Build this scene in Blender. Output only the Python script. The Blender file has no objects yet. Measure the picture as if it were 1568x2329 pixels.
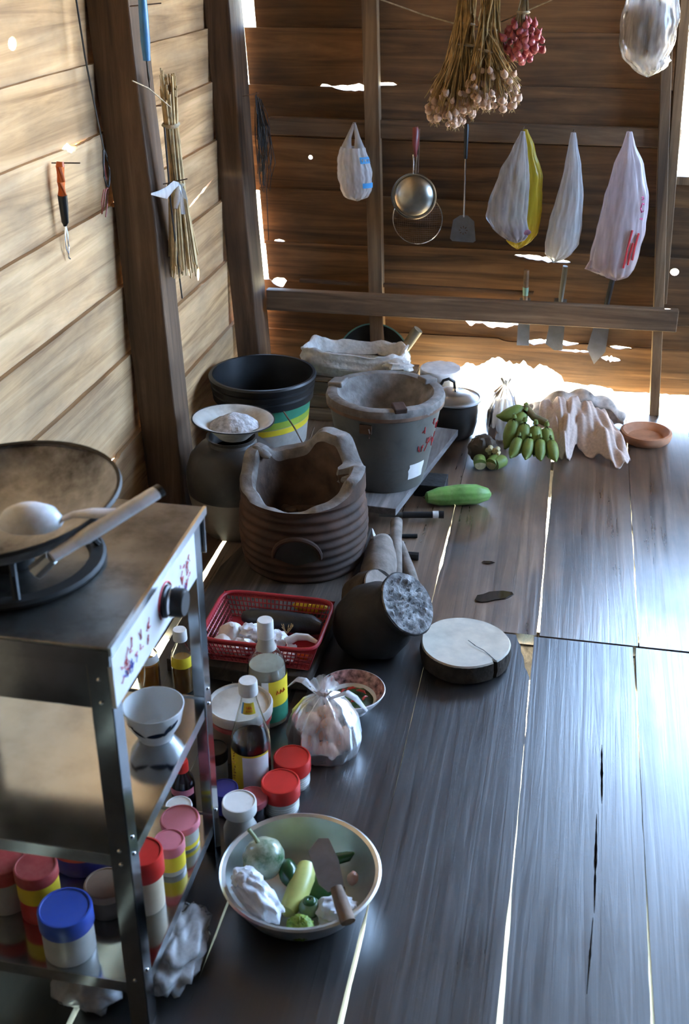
import bpy, bmesh, math, random
from mathutils import Vector, Matrix, Euler, noise
from mathutils.geometry import tessellate_polygon

# ------------------------------------------------------------------ camera, sky, sun, exposure
scene = bpy.context.scene
PI = math.pi
cam_data = bpy.data.cameras.new('camera')
cam_data.sensor_fit = 'VERTICAL'
cam_data.sensor_height = 36.0
cam_data.sensor_width = 36.0 * 1568 / 2329
cam_data.lens = 36.0 * 2600 / 2329
cam_data.clip_start = 0.05
cam_data.dof.use_dof = True
cam_data.dof.focus_distance = 2.9
cam_data.dof.aperture_fstop = 6.3
cam = bpy.data.objects.new('camera', cam_data)
scene.collection.objects.link(cam)
cam.location = (0, 0, 1.5)
cam.rotation_euler = (PI / 2 - math.atan2(1344, 2600), 0, math.atan2(576, math.hypot(2600, 1344)))
scene.camera = cam

world = bpy.data.worlds.new('sky')
scene.world = world
world.use_nodes = True
bg = world.node_tree.nodes['Background']
bg.inputs[0].default_value = (0.41, 0.635, 1.0, 1)
bg.inputs[1].default_value = 17.0

sun_data = bpy.data.lights.new('sun', 'SUN')
sun_data.energy = 95.0
sun_data.angle = 0.009
sun_data.color = (1.0, 0.93, 0.82)
sun = bpy.data.objects.new('sun', sun_data)
scene.collection.objects.link(sun)
sun.rotation_euler = Vector((-0.18, -1.0, -1.35)).to_track_quat('-Z', 'Y').to_euler()

vs = scene.view_settings
vs.view_transform = 'Standard'
vs.look = 'None'
vs.gamma = 1.0
vs.use_curve_mapping = False
vs.exposure = 1.15

# ------------------------------------------------------------------ helpers
col = scene.collection
rnd = random.Random(7)

class MB:
    def __init__(s): s.v = []; s.f = []
    def add(s, vs_, fs):
        n = len(s.v); s.v += [tuple(p) for p in vs_]; s.f += [tuple(i + n for i in q) for q in fs]; return s
    def box(s, x0, x1, y0, y1, z0, z1, M=None):
        vs_ = [Vector((x, y, z)) for z in (z0, z1) for y in (y0, y1) for x in (x0, x1)]
        if M is not None: vs_ = [M @ p for p in vs_]
        return s.add(vs_, [(0, 2, 3, 1), (4, 5, 7, 6), (0, 1, 5, 4), (2, 6, 7, 3), (0, 4, 6, 2), (1, 3, 7, 5)])
    def lathe(s, prof, seg=32, M=None, fn=None, closed=False):
        vs_ = []; fs = []; k = len(prof)
        for i in range(seg):
            t = 2 * PI * i / seg
            for (r, z) in prof:
                if fn: r, z = fn(t, r, z)
                vs_.append(Vector((r * math.cos(t), r * math.sin(t), z)))
        for i in range(seg):
            j = (i + 1) % seg
            for a in range(k - 1 + (1 if closed else 0)):
                b = (a + 1) % k
                fs.append((i * k + a, j * k + a, j * k + b, i * k + b))
        if M is not None: vs_ = [M @ p for p in vs_]
        return s.add(vs_, fs)
    def tube(s, pts, rad, seg=8, cap=True, flat=1.0, up=(0, 0, 1)):
        pts = [Vector(p) for p in pts]; n = len(pts)
        if not isinstance(rad, (list, tuple)): rad = [rad] * n
        vs_ = []; fs = []; ref = Vector(up)
        for i, p in enumerate(pts):
            d = (pts[min(i + 1, n - 1)] - pts[max(i - 1, 0)])
            if d.length < 1e-9: d = Vector((0, 0, 1))
            d.normalize()
            a = d.cross(ref)
            if a.length < 1e-3: a = d.cross(Vector((1, 0.2, 0)))
            a.normalize(); b = a.cross(d)
            for j in range(seg):
                t = 2 * PI * j / seg
                vs_.append(p + rad[i] * (math.cos(t) * a + flat * math.sin(t) * b))
        for i in range(n - 1):
            for j in range(seg):
                k = (j + 1) % seg
                fs.append((i * seg + j, i * seg + k, (i + 1) * seg + k, (i + 1) * seg + j))
        if cap:
            fs.append(tuple(reversed(range(seg)))); fs.append(tuple((n - 1) * seg + j for j in range(seg)))
        return s.add(vs_, fs)
    def blob(s, c, r, amp=0.0, freq=3.0, seed=0.0, nu=20, nv=12, M=None, flatten=None):
        vs_ = []; fs = []; c = Vector(c)
        for i in range(nv + 1):
            ph = PI * i / nv
            for j in range(nu):
                t = 2 * PI * j / nu
                d = Vector((math.sin(ph) * math.cos(t), math.sin(ph) * math.sin(t), math.cos(ph)))
                k = 1 + amp * noise.noise(d * freq + Vector((seed, seed * 1.7, seed * 0.3)))
                p = Vector((d.x * r[0], d.y * r[1], d.z * r[2])) * k
                if M is not None: p = M @ p
                p = c + p
                if flatten is not None and p.z < flatten: p.z = flatten
                vs_.append(p)
        for i in range(nv):
            for j in range(nu):
                k = (j + 1) % nu
                fs.append((i * nu + j, (i + 1) * nu + j, (i + 1) * nu + k, i * nu + k))
        return s.add(vs_, fs)
    def grid(s, fn, nu, nv, closed_u=False):
        vs_ = []; fs = []; m = nu if closed_u else nu + 1
        for j in range(nv + 1):
            for i in range(m): vs_.append(Vector(fn(i / nu, j / nv)))
        for j in range(nv):
            for i in range(nu):
                k = (i + 1) % m
                fs.append((j * m + i, j * m + k, (j + 1) * m + k, (j + 1) * m + i))
        return s.add(vs_, fs)
    def prism(s, loops, t, mp):
        # loops: outline and holes as lists of (u, v); mp(u, v, w) -> xyz, w in 0..t
        flat = [p for l in loops for p in l]
        tris = tessellate_polygon([[Vector((u, v, 0)) for u, v in l] for l in loops])
        n = len(flat)
        vs_ = [mp(u, v, 0.0) for u, v in flat] + [mp(u, v, t) for u, v in flat]
        fs = []
        for q in tris:
            fs.append(tuple(q)); fs.append(tuple(i + n for i in reversed(q)))
        o = 0
        for l in loops:
            k = len(l)
            for i in range(k):
                j = (i + 1) % k
                fs.append((o + i, o + j, o + j + n, o + i + n))
            o += k
        return s.add(vs_, fs)
    def build(s, name, mat, parent=None, smooth=True, angle=40, bevel=0, solid=0, weld=True):
        me = bpy.data.meshes.new(name)
        me.from_pydata(s.v, [], s.f)
        bm = bmesh.new(); bm.from_mesh(me)
        if weld: bmesh.ops.remove_doubles(bm, verts=bm.verts, dist=1e-5)
        bmesh.ops.recalc_face_normals(bm, faces=bm.faces)
        bm.to_mesh(me); bm.free()
        if smooth:
            me.polygons.foreach_set('use_smooth', [True] * len(me.polygons))
            me.set_sharp_from_angle(angle=math.radians(angle))
        me.materials.append(mat)
        o = bpy.data.objects.new(name, me); col.objects.link(o); o.parent = parent
        if solid:
            m = o.modifiers.new('thickness', 'SOLIDIFY'); m.thickness = solid; m.offset = 0
        if bevel:
            m = o.modifiers.new('bevel', 'BEVEL'); m.width = bevel; m.segments = 2; m.limit_method = 'ANGLE'
        return o

def tag(o, label, cat, group=None, kind=None):
    o['label'] = label; o['category'] = cat
    if group: o['group'] = group
    if kind: o['kind'] = kind
    return o
def thing(name, label, cat, loc=(0, 0, 0), rz=0, group=None, kind=None, rot=None):
    o = bpy.data.objects.new(name, None); col.objects.link(o)
    o.empty_display_size = 0.02
    o.location = loc; o.rotation_euler = rot if rot else (0, 0, rz)
    return tag(o, label, cat, group, kind)
def dup(src, parent, M):
    c = src.copy(); col.objects.link(c); c.parent = parent; c.matrix_local = M
    return c
def fbm(x, y, z): return noise.noise(Vector((x, y, z)))
def T(x, y, z): return Matrix.Translation((x, y, z))
def R(a, ax): return Matrix.Rotation(a, 4, ax)
def ip(xs, t):
    # piecewise linear interpolation of [(t, v...)]
    if t <= xs[0][0]: return xs[0][1:]
    for a, b in zip(xs, xs[1:]):
        if t <= b[0]:
            k = (t - a[0]) / (b[0] - a[0]); k = k * k * (3 - 2 * k) * 0.5 + k * 0.5
            return tuple(p + (q - p) * k for p, q in zip(a[1:], b[1:]))
    return xs[-1][1:]

# ------------------------------------------------------------------ materials
def new_mat(name):
    m = bpy.data.materials.new(name); m.use_nodes = True
    nt = m.node_tree
    return m, nt, nt.nodes['Principled BSDF']
def c4(c): return (c[0], c[1], c[2], 1)
def ramp(nt, stops):
    r = nt.nodes.new('ShaderNodeValToRGB'); e = r.color_ramp.elements
    while len(e) < len(stops): e.new(0.5)
    for k, (p, c) in enumerate(stops): e[k].position = p; e[k].color = c4(c)
    return r
def plain(name, c, rough=0.5, metal=0.0, var=0.12, scale=25.0, bump=0.0, spec=0.5, trans=0.0, dirt=None, dirt_scale=6.0, dirt_amt=0.5, coat=0.0):
    m, nt, b = new_mat(name); N = nt.nodes; L = nt.links
    tc = N.new('ShaderNodeTexCoord')
    nz = N.new('ShaderNodeTexNoise'); nz.inputs['Scale'].default_value = scale; nz.inputs['Detail'].default_value = 5
    L.new(tc.outputs['Object'], nz.inputs['Vector'])
    lo = tuple(max(0, x * (1 - var * 2)) for x in c); hi = tuple(min(1, x * (1 + var * 2)) for x in c)
    rp = ramp(nt, [(0.25, lo), (0.75, hi)])
    L.new(nz.outputs['Fac'], rp.inputs['Fac'])
    out = rp.outputs['Color']
    if dirt is not None:
        n2 = N.new('ShaderNodeTexNoise'); n2.inputs['Scale'].default_value = dirt_scale; n2.inputs['Detail'].default_value = 6
        n2.inputs['Roughness'].default_value = 0.65
        L.new(tc.outputs['Object'], n2.inputs['Vector'])
        r2 = ramp(nt, [(0.45, (0, 0, 0)), (0.68, (dirt_amt,) * 3)])
        L.new(n2.outputs['Fac'], r2.inputs['Fac'])
        mx = N.new('ShaderNodeMix'); mx.data_type = 'RGBA'
        L.new(r2.outputs['Color'], mx.inputs['Factor']); L.new(out, mx.inputs[6]); mx.inputs[7].default_value = c4(dirt)
        out = mx.outputs[2]
    L.new(out, b.inputs['Base Color'])
    b.inputs['Roughness'].default_value = rough; b.inputs['Metallic'].default_value = metal
    b.inputs['Specular IOR Level'].default_value = spec
    b.inputs['Transmission Weight'].default_value = trans
    b.inputs['Coat Weight'].default_value = coat
    if bump:
        bp = N.new('ShaderNodeBump'); bp.inputs['Strength'].default_value = bump; bp.inputs['Distance'].default_value = 0.01
        L.new(nz.outputs['Fac'], bp.inputs['Height']); L.new(bp.outputs['Normal'], b.inputs['Normal'])
    return m
def wood(name, axis, stops, rough=0.75, across=26.0, along=1.3, bump=0.35, spec=0.3, blot=(0.03, 0.025, 0.02), blot_amt=0.6, blot_scale=2.2, rvar=0.15, hue=0.25, coat=0.0):
    # grain runs along the given axis of the object's own coordinates
    m, nt, b = new_mat(name); N = nt.nodes; L = nt.links
    tc = N.new('ShaderNodeTexCoord'); oi = N.new('ShaderNodeObjectInfo')
    ml = N.new('ShaderNodeMath'); ml.operation = 'MULTIPLY'; ml.inputs[1].default_value = 37.0
    L.new(oi.outputs['Random'], ml.inputs[0])
    ad = N.new('ShaderNodeVectorMath'); ad.operation = 'ADD'
    L.new(tc.outputs['Object'], ad.inputs[0]); L.new(ml.outputs[0], ad.inputs[1])
    mp = N.new('ShaderNodeMapping')
    sc = [across] * 3; sc['XYZ'.index(axis)] = along
    mp.inputs['Scale'].default_value = sc
    L.new(ad.outputs[0], mp.inputs['Vector'])
    n1 = N.new('ShaderNodeTexNoise'); n1.inputs['Scale'].default_value = 1.0; n1.inputs['Detail'].default_value = 7
    n1.inputs['Roughness'].default_value = 0.62; n1.inputs['Distortion'].default_value = 0.9
    L.new(mp.outputs[0], n1.inputs['Vector'])
    rp = ramp(nt, stops); L.new(n1.outputs['Fac'], rp.inputs['Fac'])
    mp2 = N.new('ShaderNodeMapping'); s2 = [blot_scale * 2.0] * 3; s2['XYZ'.index(axis)] = blot_scale * 0.8
    mp2.inputs['Scale'].default_value = s2
    L.new(ad.outputs[0], mp2.inputs['Vector'])
    n2 = N.new('ShaderNodeTexNoise'); n2.inputs['Scale'].default_value = 1.0; n2.inputs['Detail'].default_value = 5
    n2.inputs['Roughness'].default_value = 0.6
    L.new(mp2.outputs[0], n2.inputs['Vector'])
    r2 = ramp(nt, [(0.42, (0, 0, 0)), (0.70, (blot_amt,) * 3)]); L.new(n2.outputs['Fac'], r2.inputs['Fac'])
    mx = N.new('ShaderNodeMix'); mx.data_type = 'RGBA'
    L.new(r2.outputs['Color'], mx.inputs['Factor']); L.new(rp.outputs['Color'], mx.inputs[6]); mx.inputs[7].default_value = c4(blot)
    hs = N.new('ShaderNodeHueSaturation')
    mr = N.new('ShaderNodeMapRange'); mr.inputs['To Min'].default_value = 1 - hue; mr.inputs['To Max'].default_value = 1 + hue
    L.new(oi.outputs['Random'], mr.inputs['Value']); L.new(mr.outputs[0], hs.inputs['Value'])
    L.new(mx.outputs[2], hs.inputs['Color']); L.new(hs.outputs['Color'], b.inputs['Base Color'])
    rr = N.new('ShaderNodeMapRange'); rr.inputs['To Min'].default_value = max(0.05, rough - rvar); rr.inputs['To Max'].default_value = min(1, rough + rvar)
    L.new(n2.outputs['Fac'], rr.inputs['Value'])
    gm = N.new('ShaderNodeMath'); gm.operation = 'MULTIPLY_ADD'; gm.inputs[1].default_value = 0.28 if coat else 0.1; gm.inputs[2].default_value = -0.14 if coat else -0.05
    L.new(n1.outputs['Fac'], gm.inputs[0])
    ga = N.new('ShaderNodeMath'); ga.operation = 'ADD'; ga.use_clamp = True
    L.new(rr.outputs[0], ga.inputs[0]); L.new(gm.outputs[0], ga.inputs[1]); mxr = N.new('ShaderNodeMath'); mxr.operation = 'MAXIMUM'; mxr.inputs[1].default_value = 0.2; L.new(ga.outputs[0], mxr.inputs[0]); ga = mxr
    L.new(ga.outputs[0], b.inputs['Roughness'])
    if coat: L.new(ga.outputs[0], b.inputs['Coat Roughness'])
    b.inputs['Specular IOR Level'].default_value = spec
    if coat: b.inputs['IOR'].default_value = 1.62
    b.inputs['Coat Weight'].default_value = coat; pass
    bp = N.new('ShaderNodeBump'); bp.inputs['Strength'].default_value = bump; bp.inputs['Distance'].default_value = 0.006
    L.new(n1.outputs['Fac'], bp.inputs['Height']); L.new(bp.outputs['Normal'], b.inputs['Normal'])
    return m
def film(name, c, clear=0.45, rough=0.25, streak=0.25):
    # thin plastic bag film: see-through, light-scattering and shiny
    m, nt, b = new_mat(name); N = nt.nodes; L = nt.links; out = N['Material Output']
    N.remove(b)
    tr = N.new('ShaderNodeBsdfTransparent'); tl = N.new('ShaderNodeBsdfTranslucent'); df = N.new('ShaderNodeBsdfDiffuse'); gl = N.new('ShaderNodeBsdfGlossy')
    tr.inputs[0].default_value = c4([min(1, 0.4 + 0.6 * x) for x in c])
    for s in (tl, df): s.inputs[0].default_value = c4(c)
    gl.inputs['Roughness'].default_value = rough
    a = N.new('ShaderNodeMixShader'); a.inputs[0].default_value = 0.5
    L.new(tl.outputs[0], a.inputs[1]); L.new(df.outputs[0], a.inputs[2])
    tc = N.new('ShaderNodeTexCoord'); mp = N.new('ShaderNodeMapping'); mp.inputs['Scale'].default_value = (60, 60, 9)
    nz = N.new('ShaderNodeTexNoise'); nz.inputs['Scale'].default_value = 1.0; nz.inputs['Detail'].default_value = 4
    L.new(tc.outputs['Object'], mp.inputs[0]); L.new(mp.outputs[0], nz.inputs['Vector'])
    mr = N.new('ShaderNodeMapRange'); mr.inputs['From Min'].default_value = 0.3; mr.inputs['From Max'].default_value = 0.7
    mr.inputs['To Min'].default_value = max(0, clear - streak); mr.inputs['To Max'].default_value = min(1, clear + streak)
    L.new(nz.outputs['Fac'], mr.inputs['Value'])
    d = N.new('ShaderNodeMixShader'); L.new(mr.outputs[0], d.inputs[0]); L.new(a.outputs[0], d.inputs[1]); L.new(tr.outputs[0], d.inputs[2])
    fr = N.new('ShaderNodeFresnel'); fr.inputs[0].default_value = 1.35
    bp = N.new('ShaderNodeBump'); bp.inputs['Strength'].default_value = 0.4; bp.inputs['Distance'].default_value = 0.004
    L.new(nz.outputs['Fac'], bp.inputs['Height'])
    for s in (gl, df, fr): L.new(bp.outputs['Normal'], s.inputs['Normal'])
    e = N.new('ShaderNodeMixShader'); L.new(fr.outputs[0], e.inputs[0]); L.new(d.outputs[0], e.inputs[1]); L.new(gl.outputs[0], e.inputs[2])
    L.new(e.outputs[0], out.inputs['Surface'])
    return m
def glassy(name, c, rough=0.03):
    m, nt, b = new_mat(name)
    b.inputs['Base Color'].default_value = c4(c); b.inputs['Transmission Weight'].default_value = 1.0
    b.inputs['Roughness'].default_value = rough; b.inputs['IOR'].default_value = 1.3
    return m

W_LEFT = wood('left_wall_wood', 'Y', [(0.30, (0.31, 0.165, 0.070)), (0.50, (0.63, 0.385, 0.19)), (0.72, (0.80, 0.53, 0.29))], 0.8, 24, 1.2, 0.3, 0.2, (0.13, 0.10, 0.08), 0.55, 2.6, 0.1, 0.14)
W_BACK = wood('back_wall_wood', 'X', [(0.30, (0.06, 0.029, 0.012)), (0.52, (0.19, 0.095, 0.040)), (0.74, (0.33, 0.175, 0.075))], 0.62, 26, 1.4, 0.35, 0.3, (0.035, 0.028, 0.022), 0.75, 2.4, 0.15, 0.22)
W_POST = wood('post_wood', 'Z', [(0.30, (0.05, 0.027, 0.015)), (0.55, (0.145, 0.085, 0.050)), (0.76, (0.25, 0.155, 0.095))], 0.7, 28, 1.5, 0.35, 0.3, (0.03, 0.022, 0.018), 0.6, 2.5, 0.1, 0.12)
W_STUD = wood('stud_wood', 'Z', [(0.30, (0.10, 0.06, 0.032)), (0.55, (0.24, 0.15, 0.08)), (0.76, (0.36, 0.235, 0.135))], 0.7, 30, 1.5, 0.3, 0.3, (0.06, 0.04, 0.03), 0.5, 3, 0.1, 0.12)
W_RAIL = wood('rail_wood', 'X', [(0.30, (0.06, 0.036, 0.022)), (0.55, (0.19, 0.115, 0.065)), (0.76, (0.33, 0.215, 0.13))], 0.65, 30, 1.5, 0.3, 0.3, (0.05, 0.035, 0.025), 0.5, 3, 0.1, 0.1)
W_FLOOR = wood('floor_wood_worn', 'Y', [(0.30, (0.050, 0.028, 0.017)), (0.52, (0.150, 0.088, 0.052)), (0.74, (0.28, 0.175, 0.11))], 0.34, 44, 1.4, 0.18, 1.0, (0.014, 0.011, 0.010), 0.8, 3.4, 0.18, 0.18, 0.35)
W_FLOORN = wood('floor_wood_dimmed', 'Y', [(0.30, (0.007, 0.006, 0.006)), (0.52, (0.018, 0.015, 0.014)), (0.74, (0.040, 0.030, 0.025))], 0.36, 50, 1.2, 0.18, 1.0, (0.007, 0.007, 0.008), 0.8, 3.2, 0.16, 0.18, 0.3)  # near planks' colour darkened to deepen the dim foreground
W_DARK = wood('old_board_wood', 'Y', [(0.30, (0.02, 0.015, 0.012)), (0.52, (0.06, 0.045, 0.035)), (0.74, (0.13, 0.10, 0.085))], 0.75, 34, 2.0, 0.4, 0.3, (0.02, 0.018, 0.016), 0.6, 4, 0.1, 0.1)
W_GREY = wood('ashy_board_wood', 'Y', [(0.30, (0.10, 0.09, 0.085)), (0.52, (0.22, 0.20, 0.19)), (0.74, (0.36, 0.33, 0.31))], 0.8, 30, 2.0, 0.4, 0.3, (0.06, 0.05, 0.045), 0.6, 5, 0.1, 0.1)
M_ROOF = plain('roof_underside', (0.03, 0.022, 0.017), 0.9)
W_DIMWALL = wood('darkened_wall_wood', 'Z', [(0.30, (0.012, 0.008, 0.006)), (0.52, (0.03, 0.02, 0.014)), (0.74, (0.06, 0.04, 0.028))], 0.8)  # unseen walls given a darker colour to cut bounced fill light
M_GROUND = plain('sunlit_ground', (0.56, 0.48, 0.28), 0.9, var=0.25, scale=1.5)
M_STEEL = plain('stainless_steel', (0.50, 0.51, 0.52), 0.24, 1.0, 0.08, 14, 0.03, dirt=(0.12, 0.10, 0.08), dirt_scale=9, dirt_amt=0.55)
M_STEELTOP = plain('greasy_steel', (0.30, 0.29, 0.27), 0.36, 1.0, 0.15, 9, 0.05, dirt=(0.05, 0.04, 0.03), dirt_scale=7, dirt_amt=0.8)
M_LEG = plain('dimmed_mirror_steel', (0.30, 0.31, 0.32), 0.14, 1.0, 0.1, 10, 0.02, dirt=(0.10, 0.09, 0.08), dirt_scale=16, dirt_amt=0.35)  # steel darkened in colour to carry the dark floor's reflection
M_SHELF = plain('mirror_steel', (0.52, 0.53, 0.54), 0.13, 1.0, 0.06, 10, 0.015, dirt=(0.22, 0.20, 0.18), dirt_scale=14, dirt_amt=0.25)
M_CHROME = plain('bright_metal', (0.75, 0.75, 0.75), 0.18, 1.0, 0.05)
M_ALU = plain('aluminium', (0.62, 0.63, 0.62), 0.34, 1.0, 0.08, 18, 0.02)
M_IRON = plain('sooty_iron', (0.02, 0.018, 0.016), 0.6, 0.3, 0.3, 12, 0.2)
M_RUST = plain('rusty_metal', (0.16, 0.10, 0.07), 0.6, 0.6, 0.3, 30, 0.2)
M_BLACK = plain('black_plastic', (0.014, 0.014, 0.015), 0.4, 0, 0.2, 20)
M_WHITE = plain('white_plastic', (0.78, 0.76, 0.72), 0.4, 0, 0.06, 20, dirt=(0.45, 0.40, 0.33), dirt_scale=14, dirt_amt=0.5)
M_RED = plain('red_plastic', (0.66, 0.028, 0.02), 0.38, 0, 0.08, 20)
M_DRED = plain('dusty_red_plastic', (0.46, 0.055, 0.05), 0.5, 0, 0.15, 40, dirt=(0.30, 0.20, 0.16), dirt_scale=20, dirt_amt=0.4)
M_PINK = plain('pink_plastic', (0.68, 0.20, 0.24), 0.42, 0, 0.06, 20)
M_MAROON = plain('rose_plastic', (0.36, 0.07, 0.09), 0.45, 0, 0.06, 20)
M_BLUE = plain('blue_plastic', (0.035, 0.085, 0.42), 0.42, 0, 0.08, 20, dirt=(0.08, 0.09, 0.2), dirt_scale=20, dirt_amt=0.4)
M_NAVY = plain('navy_plastic', (0.03, 0.035, 0.22), 0.4, 0, 0.1, 20)
M_YELLOW = plain('yellow_label', (0.78, 0.58, 0.03), 0.5, 0, 0.05, 30)
M_BEIGE = plain('beige_powder', (0.62, 0.50, 0.34), 0.6, 0, 0.06, 30)
M_CLOUDY = plain('cloudy_plastic', (0.44, 0.42, 0.37), 0.35, 0, 0.06, 30, spec=0.5)
M_PAPER = plain('white_paper', (0.75, 0.74, 0.72), 0.7, 0, 0.05, 30)
M_GREENLAB = plain('green_label', (0.04, 0.22, 0.13), 0.5, 0, 0.08, 30)
M_LIME = plain('lime_label', (0.32, 0.42, 0.05), 0.5, 0, 0.08, 30)
M_BLUELAB = plain('blue_print', (0.05, 0.30, 0.62), 0.5, 0, 0.06, 30)
M_REDINK = plain('red_print', (0.62, 0.05, 0.06), 0.6, 0, 0.06, 30)
M_PINKINK = plain('magenta_print', (0.70, 0.08, 0.28), 0.6, 0, 0.06, 30)
M_ORANGE = plain('orange_plastic', (0.72, 0.13, 0.015), 0.4, 0, 0.08, 30)
M_BLUEH = plain('blue_handle_plastic', (0.05, 0.20, 0.42), 0.4, 0, 0.08, 30)
M_REDH = plain('red_handle_plastic', (0.20, 0.035, 0.03), 0.4, 0, 0.08, 30)
M_CLAY = plain('sooty_brown_clay', (0.065, 0.030, 0.018), 0.75, 0, 0.35, 14, 0.35, 0.3, dirt=(0.022, 0.018, 0.016), dirt_scale=5, dirt_amt=0.9)
M_CLAYRIM = plain('ashy_clay', (0.22, 0.20, 0.185), 0.9, 0, 0.25, 26, 0.5, 0.2, dirt=(0.10, 0.07, 0.05), dirt_scale=7, dirt_amt=0.8)
M_CLAYIN = plain('burnt_clay_inside', (0.11, 0.068, 0.048), 0.9, 0, 0.3, 18, 0.5, 0.2, dirt=(0.06, 0.05, 0.045), dirt_scale=8, dirt_amt=0.8)
M_ZINC = plain('weathered_zinc', (0.20, 0.20, 0.18), 0.6, 0.35, 0.25, 12, 0.15, 0.4, dirt=(0.08, 0.06, 0.045), dirt_scale=6, dirt_amt=0.7)
M_TERRA = plain('terracotta', (0.46, 0.21, 0.11), 0.75, 0, 0.15, 20, 0.15)
M_JAR = plain('dark_glazed_jar', (0.045, 0.036, 0.03), 0.5, 0, 0.3, 8, 0.1, 0.4, dirt=(0.12, 0.10, 0.08), dirt_scale=4, dirt_amt=0.6)
M_JARLOW = plain('pale_jar_lower', (0.20, 0.155, 0.115), 0.8, 0, 0.15, 14, 0.1)
M_ENAMEL = plain('worn_white_enamel', (0.62, 0.59, 0.53), 0.35, 0, 0.08, 12, 0, 0.5, dirt=(0.24, 0.19, 0.14), dirt_scale=9, dirt_amt=0.75)
M_ASH = plain('grey_ash', (0.52, 0.50, 0.50), 0.95, 0, 0.25, 60, 0.9, 0.1, dirt=(0.22, 0.18, 0.14), dirt_scale=11, dirt_amt=0.8)
M_SACK = plain('woven_sack', (0.66, 0.64, 0.61), 0.8, 0, 0.1, 60, 0.3, 0.2, dirt=(0.42, 0.35, 0.28), dirt_scale=7, dirt_amt=0.5)
M_CLOTH = plain('pale_pink_cloth', (0.60, 0.47, 0.40), 0.9, 0, 0.08, 120, 0.15, 0.1)
M_CLOTH2 = plain('patterned_cloth', (0.58, 0.50, 0.44), 0.9, 0, 0.35, 30, 0.15, 0.1)
M_BANANA = plain('green_banana_skin', (0.20, 0.27, 0.06), 0.5, 0, 0.18, 14, 0.05, 0.4, dirt=(0.09, 0.08, 0.03), dirt_scale=16, dirt_amt=0.5)
M_STEM = plain('banana_stalk', (0.16, 0.13, 0.06), 0.7, 0, 0.25, 30, 0.3)
M_CUTB = plain('cut_banana', (0.62, 0.52, 0.28), 0.6, 0, 0.15, 60)
M_GOURD = plain('green_gourd', (0.16, 0.33, 0.07), 0.45, 0, 0.22, 22, 0.15, 0.4, dirt=(0.36, 0.46, 0.18), dirt_scale=30, dirt_amt=0.5)
M_LIMEFR = plain('kaffir_lime', (0.24, 0.36, 0.04), 0.45, 0, 0.2, 60, 0.9, 0.5)
M_EGGPL = plain('striped_eggplant', (0.42, 0.46, 0.33), 0.2, 0, 0.15, 12, 0, 0.6, dirt=(0.05, 0.13, 0.05), dirt_scale=38, dirt_amt=1.0)
M_DKGREEN = plain('dark_green_skin', (0.03, 0.09, 0.03), 0.2, 0, 0.2, 20, 0, 0.6)
M_YELCUC = plain('yellow_cucumber', (0.56, 0.55, 0.16), 0.35, 0, 0.15, 14, 0.02, 0.5)
M_GARLIC = plain('garlic_skin', (0.62, 0.44, 0.34), 0.7, 0, 0.22, 60, 0.3, 0.3, dirt=(0.34, 0.18, 0.11), dirt_scale=60, dirt_amt=0.7)
M_STRAW = plain('dry_straw', (0.40, 0.27, 0.12), 0.8, 0, 0.25, 40, 0.3, 0.2)
M_BROOM = plain('split_bamboo', (0.52, 0.37, 0.19), 0.7, 0, 0.2, 40, 0.2, 0.3)
M_SHALLOT = plain('shallot_skin', (0.40, 0.07, 0.09), 0.4, 0, 0.25, 40, 0.1, 0.5, dirt=(0.55, 0.22, 0.22), dirt_scale=40, dirt_amt=0.6)
M_PURPLE = plain('purple_shallots', (0.20, 0.06, 0.08), 0.6, 0, 0.35, 50, 0.4)
M_LOG = plain('charred_log', (0.022, 0.018, 0.016), 0.7, 0, 0.3, 14, 0.4, 0.3)
M_LOGEND = plain('ashy_log_end', (0.24, 0.235, 0.23), 0.9, 0, 0.35, 45, 1.0, 0.2, dirt=(0.06, 0.05, 0.05), dirt_scale=28, dirt_amt=0.95)
M_BARK = plain('dark_bark', (0.045, 0.033, 0.024), 0.85, 0, 0.35, 30, 0.8, 0.2)
M_CHOP = plain('scrubbed_block_top', (0.56, 0.50, 0.41), 0.75, 0, 0.1, 20, 0.1, 0.2, dirt=(0.34, 0.33, 0.30), dirt_scale=6, dirt_amt=0.7)
M_FIREWOOD = plain('firewood_skin', (0.24, 0.20, 0.17), 0.85, 0, 0.25, 22, 0.4, 0.2, dirt=(0.10, 0.08, 0.065), dirt_scale=10, dirt_amt=0.7)
M_CHAR = plain('charcoal', (0.010, 0.010, 0.010), 0.6, 0, 0.3, 30, 0.4)  # also colours the clay stove's fire opening in place of shade
M_TWINE = plain('twine', (0.42, 0.34, 0.23), 0.9, 0, 0.2, 80, 0.2)
M_WIRE = plain('dark_wire', (0.03, 0.025, 0.022), 0.6, 0.2, 0.2, 40)
M_REDWIRE = plain('red_wire', (0.30, 0.07, 0.05), 0.5, 0, 0.2, 40)
M_BLADE = plain('dull_blade', (0.20, 0.21, 0.23), 0.35, 0.7, 0.15, 16, 0.05, dirt=(0.15, 0.13, 0.12), dirt_scale=12, dirt_amt=0.6)
M_KWOOD = plain('knife_handle_wood', (0.20, 0.13, 0.085), 0.7, 0, 0.25, 30, 0.2)
M_CERAM = plain('white_ceramic', (0.80, 0.81, 0.80), 0.15, 0, 0.02, 10, 0, 0.5, coat=0.3)
M_BOWLRED = plain('printed_bowl_band', (0.34, 0.17, 0.15), 0.25, 0, 0.5, 90, 0, 0.5)
M_NAVYINK = plain('cobalt_glaze', (0.015, 0.025, 0.05), 0.2, 0, 0.1, 20)
M_HERB = plain('green_herbs', (0.03, 0.07, 0.015), 0.5, 0, 0.4, 60, 0.5)
M_CHILI = plain('red_chili', (0.40, 0.03, 0.015), 0.35, 0, 0.2, 30)
M_EGG = plain('brown_egg', (0.68, 0.36, 0.22), 0.5, 0, 0.05, 20)
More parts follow.
